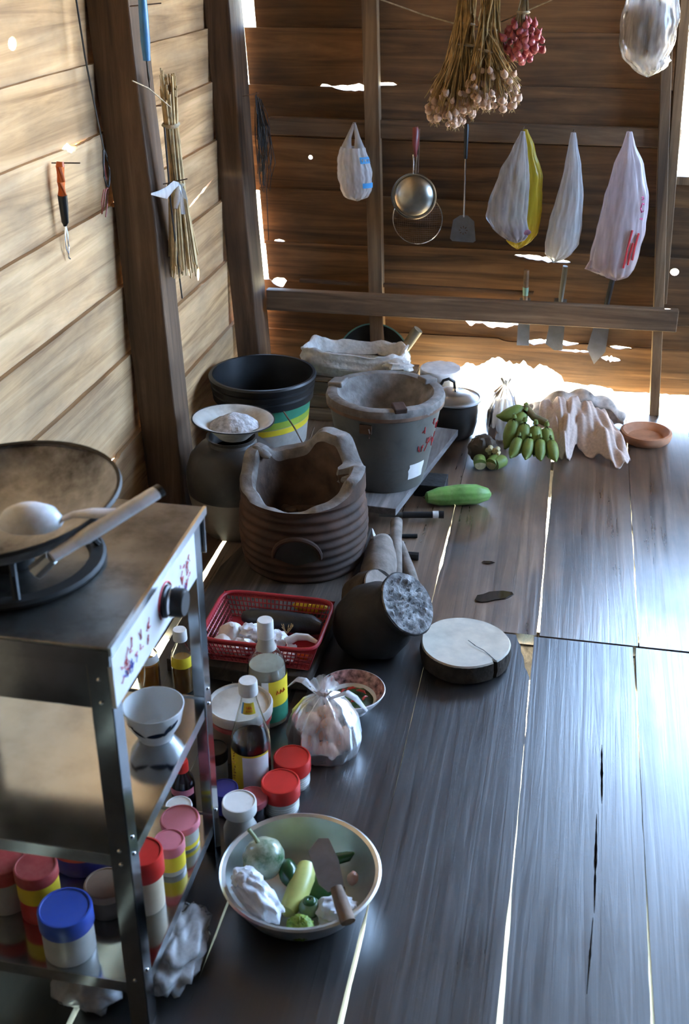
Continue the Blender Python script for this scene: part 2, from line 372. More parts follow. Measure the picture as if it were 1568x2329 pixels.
M_SOY = plain('soy_sauce', (0.012, 0.006, 0.006), 0.12, 0, 0.1, 10, 0, 0.6)
M_PUDDLE = plain('water_puddle', (0.03, 0.022, 0.016), 0.06, 0, 0.1, 10, 0, 0.6)
M_BASKET = plain('crimson_basket', (0.36, 0.018, 0.028), 0.4, 0, 0.1, 20)
M_FRESHGARLIC = plain('white_garlic_skin', (0.72, 0.68, 0.63), 0.55, 0, 0.08, 30, 0.15)
M_WRAP = plain('crumpled_white_plastic', (0.76, 0.77, 0.80), 0.35, 0, 0.04, 40, 0.3, 0.5)
M_BLACKBAG = plain('black_bag_film', (0.016, 0.018, 0.020), 0.4, 0, 0.2, 30, 0.4, 0.5)
M_WOKIN = plain('burnt_wok_steel', (0.55, 0.55, 0.56), 0.4, 0.25, 0.25, 22, 0.08, 0.5, dirt=(0.030, 0.016, 0.010), dirt_scale=6, dirt_amt=1.0)
M_WHITEPAINT = plain('chipped_white_paint', (0.80, 0.80, 0.80), 0.3, 0, 0.05, 20, 0, 0.5, dirt=(0.25, 0.2, 0.17), dirt_scale=30, dirt_amt=0.35)
M_PANEL = plain('printed_panel', (0.72, 0.70, 0.69), 0.4, 0.1, 0.05, 20)
M_VINEGAR = glassy('clear_glass', (0.93, 0.95, 0.93))
F_CLEAR = film('clear_film', (0.80, 0.79, 0.80), 0.52, 0.2)
F_WHITE = film('white_film', (0.80, 0.78, 0.78), 0.22, 0.25, 0.16)
F_PINK = film('pinkish_film', (0.82, 0.72, 0.75), 0.26, 0.25, 0.18)
F_YELLOW = film('yellow_film', (0.80, 0.60, 0.05), 0.15, 0.25, 0.1)
F_EGG = film('egg_bag_film', (0.80, 0.77, 0.74), 0.60, 0.3, 0.25)
F_BIG = film('shiny_clear_film', (0.72, 0.70, 0.70), 0.45, 0.12, 0.3)
# ------------------------------------------------------------------ the room
LEAN = 0.036          # the old house leans a little to the left
YB = 3.80             # inner face of the back wall
XL = -1.095           # inner face of the left wall at floor height

def edge_pts(u0, u1, v, amp, seed, nib):
    # a slightly wavy board edge; nib = [(ua, ub, dv)] ragged bites out of it
    us = set()
    n = max(3, int((u1 - u0) / 0.06))
    for i in range(n + 1): us.add(round(u0 + (u1 - u0) * i / n, 4))
    for a, b, d in nib:
        k = max(4, int((b - a) / 0.012))
        for i in range(k + 1):
            q = a + (b - a) * i / k
            if u0 < q < u1: us.add(round(q, 4))
    out = []
    for u in sorted(us):
        w = v + amp * fbm(u * 2.2, seed * 3.1, 0.5) + amp * 0.4 * fbm(u * 9, seed, 4.0)
        for a, b, d in nib:
            if a < u < b:
                s = math.sin(PI * (u - a) / (b - a)) ** 0.45
                w += d * s * (0.85 + (0.35 * fbm(u * 17, seed, 2.0) + 0.15 * fbm(u * 60, seed, 2.0) if abs(d) > 0.03 else 0.5 * fbm(u * 60, seed, 2.0)))
        out.append((u, w))
    return out
def ragged(u0, v0, u1, v1, w, n=14, seed=1):
    # a long ragged slit between two points, w thick in its middle
    top = []; bot = []
    du, dv = u1 - u0, v1 - v0; l = math.hypot(du, dv); nx, ny = -dv / l, du / l
    for i in range(n + 1):
        t = i / n; h = w * (0.12 + math.sin(PI * t) ** 0.7) * (0.7 + 0.6 * fbm(t * 9, seed, 0))
        top.append((u0 + du * t + nx * h / 2, v0 + dv * t + ny * h / 2)); bot.append((u0 + du * t - nx * h / 2, v0 + dv * t - ny * h / 2))
    return top + bot[::-1]
def knot(u, v, ru, rv, seed=1, n=12):
    return [(u + ru * math.cos(2 * PI * i / n) * (1 + 0.3 * fbm(i, seed, 0)), v + rv * math.sin(2 * PI * i / n) * (1 + 0.3 * fbm(i, seed, 5))) for i in range(n)]
def rect(u0, u1, v0, v1): return [(u0, v0), (u1, v0), (u1, v1), (u0, v1)]
def board(parent, side, u0, u1, v0, v1, mat, seed, nb=(), nt=(), holes=(), lap=0.016, t=0.0125, off=0.0):
    bot = edge_pts(u0, u1, v0 - lap, 0.004, seed, nb); top = edge_pts(u0, u1, v1 - 0.004, 0.004, seed + 9.3, nt)
    h = v1 - v0
    def mp(u, v, w):
        n = (v1 - v) / h * 0.0138 + w + off
        if side == 'back': return (u - LEAN * v, YB + n, v)
        return (XL - LEAN * v - n, u, v)
    return MB().prism([bot + top[::-1]] + list(holes), t, mp).build('board', mat, parent, smooth=False)

# back wall, left of the first stud
wall_back = thing('wall_back', 'back wall of dark horizontal boards with daylight showing through its gaps', 'wall', kind='structure')
ZL = [0.005, 0.212, 0.39, 0.526, 0.705, 0.872, 1.033, 1.205, 1.38, 1.60, 1.85, 2.1, 2.35, 2.6]
starts = [-1.045, -1.025, -1.008, -1.016, -1.035, -1.04, -1.03, -0.995] + [-1.08] * 6
for i in range(len(ZL) - 1):
    nb = []; nt = []; ho = []
    if i == 6: nb = [(-0.80, -0.745, 0.017), (-0.755, -0.60, 0.02)]
    if i == 5: nt = [(-0.755, -0.60, -0.012)]
    if i == 4: ho = [knot(-0.835, 0.805, 0.007, 0.007, 3)]
    if i == 3: nb = [(-0.99, -0.93, 0.02)]
    if i == 1: nt = [(-1.0, -0.94, -0.025)]
    if i == 2: nb = [(-1.0, -0.94, 0.02)]
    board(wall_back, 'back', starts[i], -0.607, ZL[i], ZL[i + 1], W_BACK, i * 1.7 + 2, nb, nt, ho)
# right of the first stud
ZR = [0.065, 0.226, 0.31, 0.533, 0.692, 0.873, 1.046, 1.205, 1.38, 1.60, 1.85, 2.1, 2.35, 2.6]
for i in range(len(ZR) - 1):
    nb = []; nt = []; ho = []; end = 0.335
    u1 = 2.62
    if 0.78 < ZR[i] < 2.0: u1 = end
    if i == 0:
        nb = [(-0.46, 0.20, 0.040), (-0.36, 0.03, 0.075), (0.10, 1.5, 0.012)]  # bites in the bottom board enlarged for the glow at the wall's foot
        ho = [ragged(0.15, 0.178, 0.215, 0.172, 0.022, 10, 8), 
              ragged(0.0, 0.195, 0.13, 0.196, 0.010, 10, 7)]
        nt = [(-0.20, 0.08, -0.014), (0.16, 0.26, -0.012)]
    if i == 1:
        nt = [(-0.62, 0.06, -0.024), (-0.33, -0.08, -0.022)]
        nb = [(-0.14, 0.09, 0.022), (0.16, 0.26, 0.010)]
        ho = []
    if i == 2: ho = [ragged(-0.155, 0.515, 0.03, 0.500, 0.020, 18, 4), knot(0.365, 0.485, 0.014, 0.012, 2)]
    if i == 5: ho = [knot(-0.236, 1.004, 0.014, 0.010, 6), knot(-0.205, 1.020, 0.011, 0.010, 4)]
    if i == 6: nb = [(-0.62, -0.53, 0.015)]
    if i == 5: nt = [(-0.62, -0.53, -0.010)]
    if i == 4:
        board(wall_back, 'back', 0.338, 2.62, ZR[i], 0.775, W_BACK, 88.0); u1 = end
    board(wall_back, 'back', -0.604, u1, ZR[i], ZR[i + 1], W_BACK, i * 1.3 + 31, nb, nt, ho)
# boards that close the wall beyond the window
for i in range(len(ZR) - 1):
    if 0.78 < ZR[i] < 2.0:
        z0 = ZR[i]
        board(wall_back, 'back', 2.5, 2.62, z0, ZR[i + 1], W_BACK, i * 1.3 + 61)
def leaning_box(parent, name, x0, x1, y0, y1, z0, z1, mat, lean=LEAN, bevel=0.002, n=6, wob=0.003, seed=0.0):
    m = MB(); vs_ = []; fs = []
    for k in range(n + 1):
        z = z0 + (z1 - z0) * k / n
        d = wob * fbm(z * 3, seed, 1.3)
        for x, y in ((x0, y0), (x1, y0), (x1, y1), (x0, y1)): vs_.append((x - lean * z + d, y + d * 0.6, z))
    for k in range(n):
        for j in range(4):
            q = (j + 1) % 4; fs.append((k * 4 + j, k * 4 + q, k * 4 + 4 + q, k * 4 + 4 + j))
    fs += [(3, 2, 1, 0), tuple(n * 4 + j for j in range(4))]
    return m.add(vs_, fs).build(name, mat, parent, smooth=False, bevel=bevel)
leaning_box(wall_back, 'stud', -0.640, -0.592, 3.752, 3.797, 0.0, 2.6, W_STUD, seed=3)
leaning_box(wall_back, 'stud', 0.325, 0.357, 3.752, 3.797, 0.0, 2.6, W_STUD, lean=0.090, seed=5)
leaning_box(wall_back, 'stud', 0.322, 0.352, 3.759, 3.797, 0.39, 2.6, W_STUD, lean=0.05, seed=7)
r_ = MB().box(-0.995, 0.31, 3.772, 3.799, 0.878, 0.934).build('rail', W_RAIL, wall_back, smooth=False, bevel=0.003)
r_ = MB().box(-1.005, 0.372, 3.715, 3.750, 0.308, 0.380, R(-0.006, 'Y')).build('rail', W_RAIL, wall_back, smooth=False, bevel=0.003)
r_['label'] = 'rough plank rail that the cleavers are tucked behind'
MB().box(-0.90, -0.10, 3.765, 3.785, 0.392, 0.402).build('batten', W_BACK, wall_back, smooth=False)
# window opening trim on the right
MB().box(0.31, 2.5, 3.79, 3.83, 0.765, 0.79).build('window_sill', W_STUD, wall_back, smooth=False)

# left wall
wall_left = thing('wall_left', 'left wall of pale weathered horizontal boards between dark posts', 'wall', kind='structure')
ZA = [0.0, 0.262, 0.485, 0.665, 0.872, 1.048, 1.206, 1.38, 1.60, 1.85, 2.1, 2.35, 2.6]
for i in range(len(ZA) - 1):
    nb = []; nt = []; ho = []
    if i == 4: nt = [(2.50, 2.56, -0.012), (2.50, 2.66, -0.004)]
    if i == 5: nb = [(2.50, 2.56, 0.014), (2.50, 2.66, 0.004)]
    if i == 6: ho = [knot(2.331, 1.278, 0.019, 0.014, 2)]
    if i == 0: nt = [(2.45, 2.57, -0.010)]
    if i == 1: nb = [(2.45, 2.57, 0.011)]
    if i == 4: nb = [(2.715, 2.74, 0.008)]
    if i == 3: nt = [(2.715, 2.74, -0.006)]
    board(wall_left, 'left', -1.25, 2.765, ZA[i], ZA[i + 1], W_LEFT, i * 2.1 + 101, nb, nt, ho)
ZB = [0.0, 0.275, 0.495, 0.690, 0.885, 1.056, 1.214, 1.38, 1.60, 1.85, 2.1, 2.35, 2.6]
for i in range(len(ZB) - 1):
    ho = []; nb = []
    if i == 3: ho = [ragged(3.29, 0.728, 3.59, 0.772, 0.011, 20, 6)]
    if i == 4: ho = [knot(3.23, 0.95, 0.007, 0.006, 3)]
    if i == 2: ho = [knot(3.273, 0.549, 0.010, 0.011, 4), knot(3.355, 0.522, 0.013, 0.022, 8)]
    board(wall_left, 'left', 2.77, 3.83, ZB[i], ZB[i + 1], W_LEFT, i * 1.9 + 141, nb, [], ho)
leaning_box(wall_left, 'post', -1.090, -0.985, 2.715, 2.825, -0.4, 2.6, W_POST, 0.040, 0.004, 12, 0.006, 11)
leaning_box(wall_left, 'post', -1.085, -1.005, 3.625, 3.775, -0.4, 2.6, W_POST, 0.052, 0.004, 12, 0.006, 14)
leaning_box(wall_left, 'post', -1.090, -0.985, 0.2, 0.31, -0.4, 2.6, W_POST, 0.040, 0.004, 12, 0.006, 17)

# right wall with a wide opening, wall behind the viewer, ceiling with an overhang added to block sun
wr = MB().prism([rect(-1.25, 3.84, 0, 2.6), rect(2.5, 3.5, 0.8, 2.2)], 0.02, lambda u, v, w: (2.62 + w, u, v)).build('wall_right', W_DIMWALL, None, smooth=False)
tag(wr, 'right wall boards around a wide open side', 'wall', kind='structure')
wf = MB().box(-1.2, 2.64, -1.27, -1.25, 0, 2.6).build('wall_front', W_DIMWALL, None, smooth=False)
tag(wf, 'board wall behind the viewer', 'wall', kind='structure')
ce = MB().prism([rect(-1.9, 3.2, -1.6, 5.2)], 0.02, lambda u, v, w: (u, v, 2.59 + w)).build('ceiling', M_ROOF, None, smooth=False)
tag(ce, 'plain board ceiling with an added overhang that keeps sun off the window', 'ceiling', kind='structure')
gr = MB().prism([rect(-40, 40, -20, 60)], 0.05, lambda u, v, w: (u, v, -0.95 - w)).build('ground', M_GROUND, None, smooth=False)
tag(gr, 'sunlit grassy ground seen through the gaps of the house', 'ground', kind='structure')

# floor: wide planks laid front to back in two lengths
floor = thing('floor', 'dark worn plank floor with daylight in its joints', 'floor', kind='structure')
def plank(xs0, xs1, y0, y1, mat, seed, corner=None, holes=()):
    # xs0/xs1 = [(y, x)] left and right edges
    n = 90
    L_ = []; R_ = []
    for i in range(n + 1):
        y = y0 + (y1 - y0) * i / n
        L_.append((ip(xs0, y)[0] + 0.0010 * fbm(y * 8, seed, 1) + 0.0012 * fbm(y * 31, seed, 3), y)); R_.append((ip(xs1, y)[0] + 0.0010 * fbm(y * 8, seed, 7) + 0.0012 * fbm(y * 31, seed, 9), y))
    if corner: R_ = [p for p in R_ if p[1] < corner[0][1]] + corner
    dz = 0.0025 * fbm(seed * 3.3, 1, 1)
    return MB().prism([L_ + R_[::-1]] + list(holes), 0.028, lambda u, v, w: (u, v, dz - w)).build('plank', mat, floor, smooth=False)
def seam(x, g): return ([(y, x - w * 0.36) for y, w in g], [(y, x + w * 0.36) for y, w in g])
# far planks (beyond the cross joint at y = 2.31): joint x and gap width by depth
T_ = 0.0015
far = [(-1.12, [(2.3, 0), (3.8, 0)]), (-0.848, [(2.30, 0.026), (2.62, 0.016), (2.75, T_), (3.8, T_)]), (-0.55, [(2.3, T_), (3.8, T_)]),
       (-0.254, [(2.30, 0.008), (2.36, 0.008), (2.42, 0.002), (2.56, 0.002), (2.60, 0.010), (2.8, 0.006), (2.9, 0.002), (3.8, 0.002)]),
       (0.012, [(2.3, 0.010), (2.44, 0.007), (2.6, 0.004), (2.8, 0.002), (2.84, 0.009), (3.3, 0.012), (3.8, 0.008)]),
       (0.244, [(2.3, 0.004), (2.8, 0.003), (3.8, 0.003)]), (0.50, [(2.3, T_), (3.8, T_)]), (0.77, [(2.3, T_), (3.8, T_)]), (1.05, [(2.3, T_), (3.8, T_)]), (1.45, [(2.3, T_), (3.8, T_)]), (1.9, [(2.3, T_), (3.8, T_)]), (2.3, [(2.3, T_), (3.8, T_)]), (2.65, [(2.3, 0), (3.8, 0)])]
near = [(-1.12, [(-1.2, 0), (2.3, 0)]), (-0.848, [(-1.2, 0.02), (2.06, 0.03), (2.3, 0.022)]), (-0.645, [(-1.2, 0.014), (1.05, 0.014), (1.13, 0.012), (1.16, T_), (2.3, T_)]),
        (-0.475, [(-1.2, 0.0005), (1.25, 0.0005), (1.30, 0.006), (1.45, 0.005), (1.55, 0.0005), (2.3, 0.0005)]),
        (-0.237, [(-1.2, 0.022), (1.1, 0.014), (1.34, 0.010), (1.42, 0.003), (1.6, T_), (2.3, T_)]),
        (0.002, [(-1.2, 0.03), (1.2, 0.013), (1.42, 0.008), (1.55, 0.003), (1.8, T_), (2.1, 0.002), (2.3, 0.003)]),
        (0.233, [(-1.2, 0.02), (1.2, 0.010), (1.45, 0.006), (1.6, 0.003), (2.0, 0.003), (2.2, 0.007), (2.3, 0.011)]),
        (0.50, [(-1.2, T_), (2.3, T_)]), (0.77, [(-1.2, T_), (2.3, T_)]), (1.05, [(-1.2, T_), (2.3, T_)]), (1.45, [(-1.2, T_), (2.3, T_)]), (1.9, [(-1.2, T_), (2.3, T_)]), (2.3, [(-1.2, T_), (2.3, T_)]), (2.65, [(-1.2, 0), (2.3, 0)])]
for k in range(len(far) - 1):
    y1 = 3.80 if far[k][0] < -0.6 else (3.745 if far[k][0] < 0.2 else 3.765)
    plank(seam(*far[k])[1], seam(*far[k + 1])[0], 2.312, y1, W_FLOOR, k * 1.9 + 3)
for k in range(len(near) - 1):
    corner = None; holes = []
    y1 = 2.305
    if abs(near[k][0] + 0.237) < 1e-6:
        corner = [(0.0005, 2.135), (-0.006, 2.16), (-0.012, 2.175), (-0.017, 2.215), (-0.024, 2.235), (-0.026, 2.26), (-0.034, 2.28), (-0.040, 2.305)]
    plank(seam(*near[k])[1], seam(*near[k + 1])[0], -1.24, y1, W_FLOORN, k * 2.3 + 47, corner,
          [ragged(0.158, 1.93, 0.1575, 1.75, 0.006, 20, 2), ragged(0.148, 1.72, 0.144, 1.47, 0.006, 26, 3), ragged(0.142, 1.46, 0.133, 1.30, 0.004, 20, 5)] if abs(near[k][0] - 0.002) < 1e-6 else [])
MB().box(0.11, 0.19, 1.2, 2.0, -0.05, -0.034).build('batten', W_DARK, floor, smooth=False)  # added backing strip so no daylight shows through the plank cracks
for y in (-0.6, 0.45, 2.345, 3.35):
    MB().box(-1.15, 2.65, y - 0.035, y + 0.035, -0.13, -0.033).build('joist', W_DARK, floor, smooth=False, bevel=0.003)
# ------------------------------------------------------------------ stove cart
CZ = 0.70
CX0, CX1, CY0, CY1 = -0.96, -0.515, 1.10, 1.495
cart = thing('stove_cart', 'stainless steel gas stove cart with two open shelves', 'stove cart', (-0.74, 1.30, 0))
def cb(x0, x1, y0, y1, z0, z1): return MB().box(x0 + 0.74, x1 + 0.74, y0 - 1.30, y1 - 1.30, z0, z1)
cb(CX0, CX1, CY0, CY1, CZ - 0.004, CZ).build('top_plate', M_STEELTOP, cart, smooth=False, bevel=0.0015)
cb(CX0, CX1, CY0, CY0 + 0.003, 0.672, CZ - 0.004).build('top_lip', M_LEG, cart, smooth=False)
cb(CX0 + 0.01, CX1 - 0.012, CY0 + 0.006, CY0 + 0.009, 0.600, 0.69).build('front_apron', M_LEG, cart, smooth=False, bevel=0.001)
cb(CX0, CX1, CY1 - 0.003, CY1, 0.62, CZ - 0.004).build('back_apron', M_STEEL, cart, smooth=False)
panel = cb(CX1 - 0.006, CX1 + 0.001, CY0 + 0.004, CY1 - 0.055, 0.605, CZ - 0.006).build('control_panel', M_PANEL, cart, smooth=False, bevel=0.001)
panel['label'] = 'white side panel printed with small red and blue marks'
cb(CX1 - 0.001, CX1 + 0.004, CY0, CY1, 0.688, CZ + 0.001).build('side_rim', M_CHROME, cart, smooth=False)
pr = random.Random(4)
def scribble(parent, y0, y1, z0, z1, n, mat, x=CX1 + 0.0022, name='printed_mark'):
    m = MB()
    for _ in range(n):
        y = pr.uniform(y0, y1); z = pr.uniform(z0, z1); pts = []
        for k in range(5): pts.append((x + 0.74, y - 1.30 + pr.uniform(-.006, .006), z + pr.uniform(-.008, .008)))
        m.tube(pts, 0.0006, 4, True)
    o = m.build(name, mat, parent); o['kind'] = 'stuff'; return o
scribble(panel, 1.125, 1.235, 0.630, 0.668, 16, M_REDINK)
scribble(panel, 1.135, 1.20, 0.622, 0.640, 6, plain('blue_ink', (0.08, 0.10, 0.55), 0.6))
scribble(panel, 1.345, 1.42, 0.62, 0.665, 12, M_REDINK)
scribble(panel, 1.34, 1.385, 0.615, 0.635, 5, plain('blue_ink', (0.08, 0.10, 0.55), 0.6))
arc = MB().tube([(CX1 + 0.742, 0.0 - 0.028 * math.cos(t), 0.648 + 0.028 * math.sin(t)) for t in [k * PI / 10 - 0.6 for k in range(12)]], 0.0013, 5)
arc.build('dial_arc', M_REDINK, panel)
kM = T(CX1 + 0.7415, 0.0, 0.648) @ R(PI / 2, 'Y')
knob = MB().lathe([(0, 0), (0.024, 0), (0.024, 0.004), (0.021, 0.006), (0.021, 0.026), (0.018, 0.030), (0, 0.030)], 28, kM).build('knob', M_BLACK, cart)
MB().lathe([(0.0222, 0.010), (0.0226, 0.010), (0.0226, 0.013), (0.0222, 0.013)], 28, kM, closed=True).build('knob_ring', M_CHROME, knob)
# legs: angle profile
for (lx, sx) in ((CX1 - 0.004, -1), (CX0 + 0.004, 1)):
    for (ly, sy) in ((CY0 + 0.004, 1), (CY1 - 0.012, -1)):
        m = MB()
        x0, x1 = sorted((lx, lx + sx * 0.030)); y0, y1 = sorted((ly, ly + sy * 0.0022)); m.box(x0 + .74, x1 + .74, y0 - 1.3, y1 - 1.3, 0, 0.69)
        x0, x1 = sorted((lx, lx + sx * 0.0022)); y0, y1 = sorted((ly, ly + sy * 0.030)); m.box(x0 + .74, x1 + .74, y0 - 1.3, y1 - 1.3, 0, 0.69)
        leg = m.build('leg', M_LEG, cart, smooth=False, bevel=0.0008, weld=False)
        rv = MB()
        for z in (0.648, 0.612, 0.36, 0.335, 0.105):
            rv.blob((lx + sx * 0.015 + .74, ly - 1.3 - sy * 0.0006, z), (0.0032, 0.0022, 0.0032), nu=8, nv=6)
        for z in (0.375, 0.345, 0.115):
            rv.blob((lx - sx * 0.0006 + .74, ly + sy * 0.014 - 1.3, z), (0.0022, 0.0032, 0.0032), nu=8, nv=6)
        o = rv.build('rivets', M_CHROME, leg); o['kind'] = 'stuff'
for z in (0.345, 0.092):
    sh = MB()
    x0, x1, y0, y1 = CX0 + .008 + .74, CX1 - .008 + .74, CY0 + .008 - 1.3, CY1 - .016 - 1.3
    sh.box(x0, x1, y0, y1, z - 0.002, z)
    shelf = sh.build('shelf', M_SHELF, cart, smooth=False)
    lp = MB()
    lp.box(x0, x1, y0 - .002, y0, z - 0.018, z + 0.003).box(x0, x1, y1, y1 + .002, z - 0.018, z + 0.003).box(x0 - .002, x0, y0, y1, z - 0.018, z + 0.003).box(x1, x1 + .002, y0, y1, z - 0.018, z + 0.003)
    lp.build('shelf_lip', M_STEEL, shelf, smooth=False, weld=False)
bn = MB().lathe([(0.105, 0.001), (0.128, 0.001), (0.130, 0.006), (0.126, 0.010), (0.108, 0.010)], 40, T(-0.725 + .74, 1.275 - 1.3, CZ), closed=True).build('burner_ring', M_IRON, cart)
for k in range(4):
    a = k * PI / 2 + 0.5
    MB().tube([(0.12 * math.cos(a) + .015, 0.12 * math.sin(a) - .025, CZ + .010), (0.105 * math.cos(a) + .015, 0.105 * math.sin(a) - .025, CZ + .034), (0.05 * math.cos(a) + .015, 0.05 * math.sin(a) - .025, CZ + .028)], 0.005, 6).build('pot_support', M_IRON, bn)
MB().lathe([(0, 0.001), (0.03, 0.001), (0.032, 0.016), (0.02, 0.02), (0, 0.02)], 24, T(.015, -.025, CZ)).build('burner_cap', M_IRON, bn)

# wok with a side handle
wk = thing('wok', 'burnt steel wok with a worn white handle resting on the stove cart', 'wok', (-0.728, 1.285, 0.737), rot=(0.06, -0.05, 0))
Rw = 0.158
prof = [(Rw * math.sin(a) / math.sin(1.15), (1 - math.cos(a)) * 0.098) for a in [k * 1.15 / 14 for k in range(15)]]
zr = prof[-1][1]
MB().lathe(prof + [(Rw + 0.004, zr + 0.004), (Rw + 0.004, zr + 0.007), (Rw, zr + 0.005)], 56).build('bowl', M_WOKIN, wk, solid=0.002)
MB().lathe([(Rw + 0.002, zr + 0.003), (Rw + 0.007, zr + 0.005), (Rw + 0.005, zr + 0.010), (Rw, zr + 0.008)], 56, closed=True).build('rim', M_IRON, wk)
h0 = Vector((0.122, -0.118, 0.048)); h1 = Vector((0.222, 0.01, 0.075))
hd = MB().tube([h0, h0.lerp(h1, .25), h0.lerp(h1, .3), h1], [0.010, 0.011, 0.013, 0.012], 10, True, 0.7).build('handle', M_WHITEPAINT, wk)
MB().tube([h1 - (h1 - h0) * 0.02, h1 + (h1 - h0) * 0.05], 0.0115, 10, True, 0.7).build('handle_tip', M_BLACK, hd)
MB().tube([(0.10, -0.125, 0.03), h0], [0.012, 0.010], 8).build('handle_socket', M_ALU, hd)
ld = thing('serving_spoon', 'white enamel serving spoon with chipped bowl lying in the wok', 'spoon', (-0.655, 1.212, 0.806), rot=(0.12, 0.05, 0.32))
MB().lathe([(0.001, 0.022), (0.016, 0.020), (0.030, 0.010), (0.036, 0.0), (0.037, 0.0), (0.031, 0.012), (0.016, 0.0225), (0.001, 0.0245)], 28, None, lambda t, r, z: (r * (1.0 + 0.15 * math.cos(2 * t)), z)).build('spoon_bowl', M_WHITEPAINT, ld)
MB().tube([(0.038, 0, 0.002), (0.055, 0, 0.010), (0.08, 0.0, 0.012), (0.115, 0.0, 0.010)], [0.006, 0.0075, 0.011, 0.012], 10, True, 0.35).build('spoon_handle', M_WHITEPAINT, ld)

# bowl on the middle shelf
wb = thing('rice_bowl', 'white ceramic bowl with dark leaf painting on the middle cart shelf', 'bowl', (-0.577, 1.372, 0.3455))
MB().lathe([(0, 0.004), (0.024, 0.004), (0.025, 0.0), (0.028, 0.0), (0.030, 0.008), (0.042, 0.028), (0.049, 0.060), (0.0475, 0.0605), (0.040, 0.030), (0.026, 0.012), (0, 0.010)], 40).build('bowl_body', M_CERAM, wb)
def leafmark(parent, a, z, l, w, tilt, rf):
    def fn(u, v):
        s = (u - .5) * l; q = (v - .5) * 2 * w * math.sin(PI * min(1, max(0, u))) ** 0.8
        da = (s * math.cos(tilt) - q * math.sin(tilt)); dz = s * math.sin(tilt) + q * math.cos(tilt)
        r = rf(z + dz) + 0.0006
        return (r * math.cos(a + da / r), r * math.sin(a + da / r), z + dz)
    return MB().grid(fn, 10, 3).build('painted_leaf', M_NAVYINK, parent)
rfb = lambda z: ip([(0.008, 0.030), (0.028, 0.042), (0.060, 0.049)], z)[0]
leafmark(wb, -1.15, 0.030, 0.034, 0.005, 0.1, rfb); leafmark(wb, -0.75, 0.036, 0.024, 0.004, 1.0, rfb); leafmark(wb, -0.5, 0.040, 0.026, 0.004, 0.7, rfb)
leafmark(wb, -1.9, 0.034, 0.034, 0.003, -0.5, rfb); leafmark(wb, -2.3, 0.040, 0.030, 0.003, 0.2, rfb)

# ------------------------------------------------------------------ lidded jars
def jar(name, label, cat, x, y, z, r, h, hl, lidmat, bodymat, labmat=None, lab=(0.25, 0.75), rl=None, group=None, neck=False, ridges=True, cont=None):
    t = thing(name, label, cat, (x, y, z), group=group)
    rl = rl or r * 1.04; hb = h - hl
    if neck: pb = [(0, 0), (r * .9, 0), (r, r * .12), (r, hb * .45), (r * .72, hb * .75), (r * .78, hb * .95), (0, hb * .95)]
    else: pb = [(0, 0), (r * .93, 0), (r * .98, r * .08), (r * .98, hb * .9), (r * .94, hb), (0, hb)]
    MB().lathe(pb, 32).build('body', bodymat, t)
    pl = [(0, hb + 0.001), (rl * .97, hb - .002), (rl, hb), (rl, h - .004), (rl * .97, h - .0005), (rl * .90, h), (rl * .88, h - .0015), (0, h - .0015)]
    lid = MB().lathe(pl, 40, None, (lambda tt, rr, zz: (rr * (1 + 0.006 * math.cos(36 * tt)) if rr > rl * .98 else rr, zz)) if ridges else None).build('lid', lidmat, t)
    if labmat:
        MB().lathe([(r * .985, hb * lab[0]), (r * .995, hb * lab[0]), (r * .995, hb * lab[1]), (r * .985, hb * lab[1])], 32, closed=True).build('paper_label', labmat, t)
    return t
S = 0.0922
jar('food_jar', 'wide jar with a blue lid at the front of the bottom cart shelf', 'jar', -0.657, 1.152, S, 0.040, 0.088, 0.030, M_BLUE, M_CLOUDY)
jar('food_jar', 'dusty red lidded jar with a yellow band left of the blue lidded jar', 'jar', -0.732, 1.215, S, 0.033, 0.098, 0.020, M_DRED, M_RED, M_YELLOW, (0.55, 0.98))
jar('food_jar', 'red lidded clear jar at the left end of the bottom cart shelf', 'jar', -0.795, 1.225, S, 0.036, 0.090, 0.026, M_DRED, M_CLOUDY)
jar('food_tub', 'broad tub with a dark red lid at the back of the bottom cart shelf', 'tub', -0.712, 1.345, S, 0.058, 0.055, 0.016, M_DRED, M_NAVY)
jar('food_jar', 'red lidded jar at the back left of the bottom cart shelf', 'jar', -0.845, 1.315, S, 0.042, 0.076, 0.02, M_RED, M_CLOUDY)
jar('food_jar', 'red lidded jar of beige powder behind the front cart leg', 'jar', -0.573, 1.262, S, 0.030, 0.112, 0.040, M_RED, M_BEIGE, rl=0.0335)
jar('food_jar', 'smaller pink lidded jar with a yellow label on the bottom cart shelf', 'jar', -0.560, 1.345, S, 0.025, 0.062, 0.018, M_PINK, M_CLOUDY, M_YELLOW, (0.25, 0.95))
jar('food_jar', 'larger pink lidded jar nearest the rear cart leg', 'jar', -0.563, 1.408, S, 0.031, 0.052, 0.012, M_PINK, M_CLOUDY, M_YELLOW, (0.1, 0.3), rl=0.034)
jar('food_jar', 'round brown clay jar between the blue lidded jar and the cart leg', 'jar', -0.632, 1.245, S, 0.034, 0.050, 0.012, plain('tan_lid', (0.26, 0.17, 0.11), 0.6), plain('brown_jar', (0.10, 0.07, 0.05), 0.5))
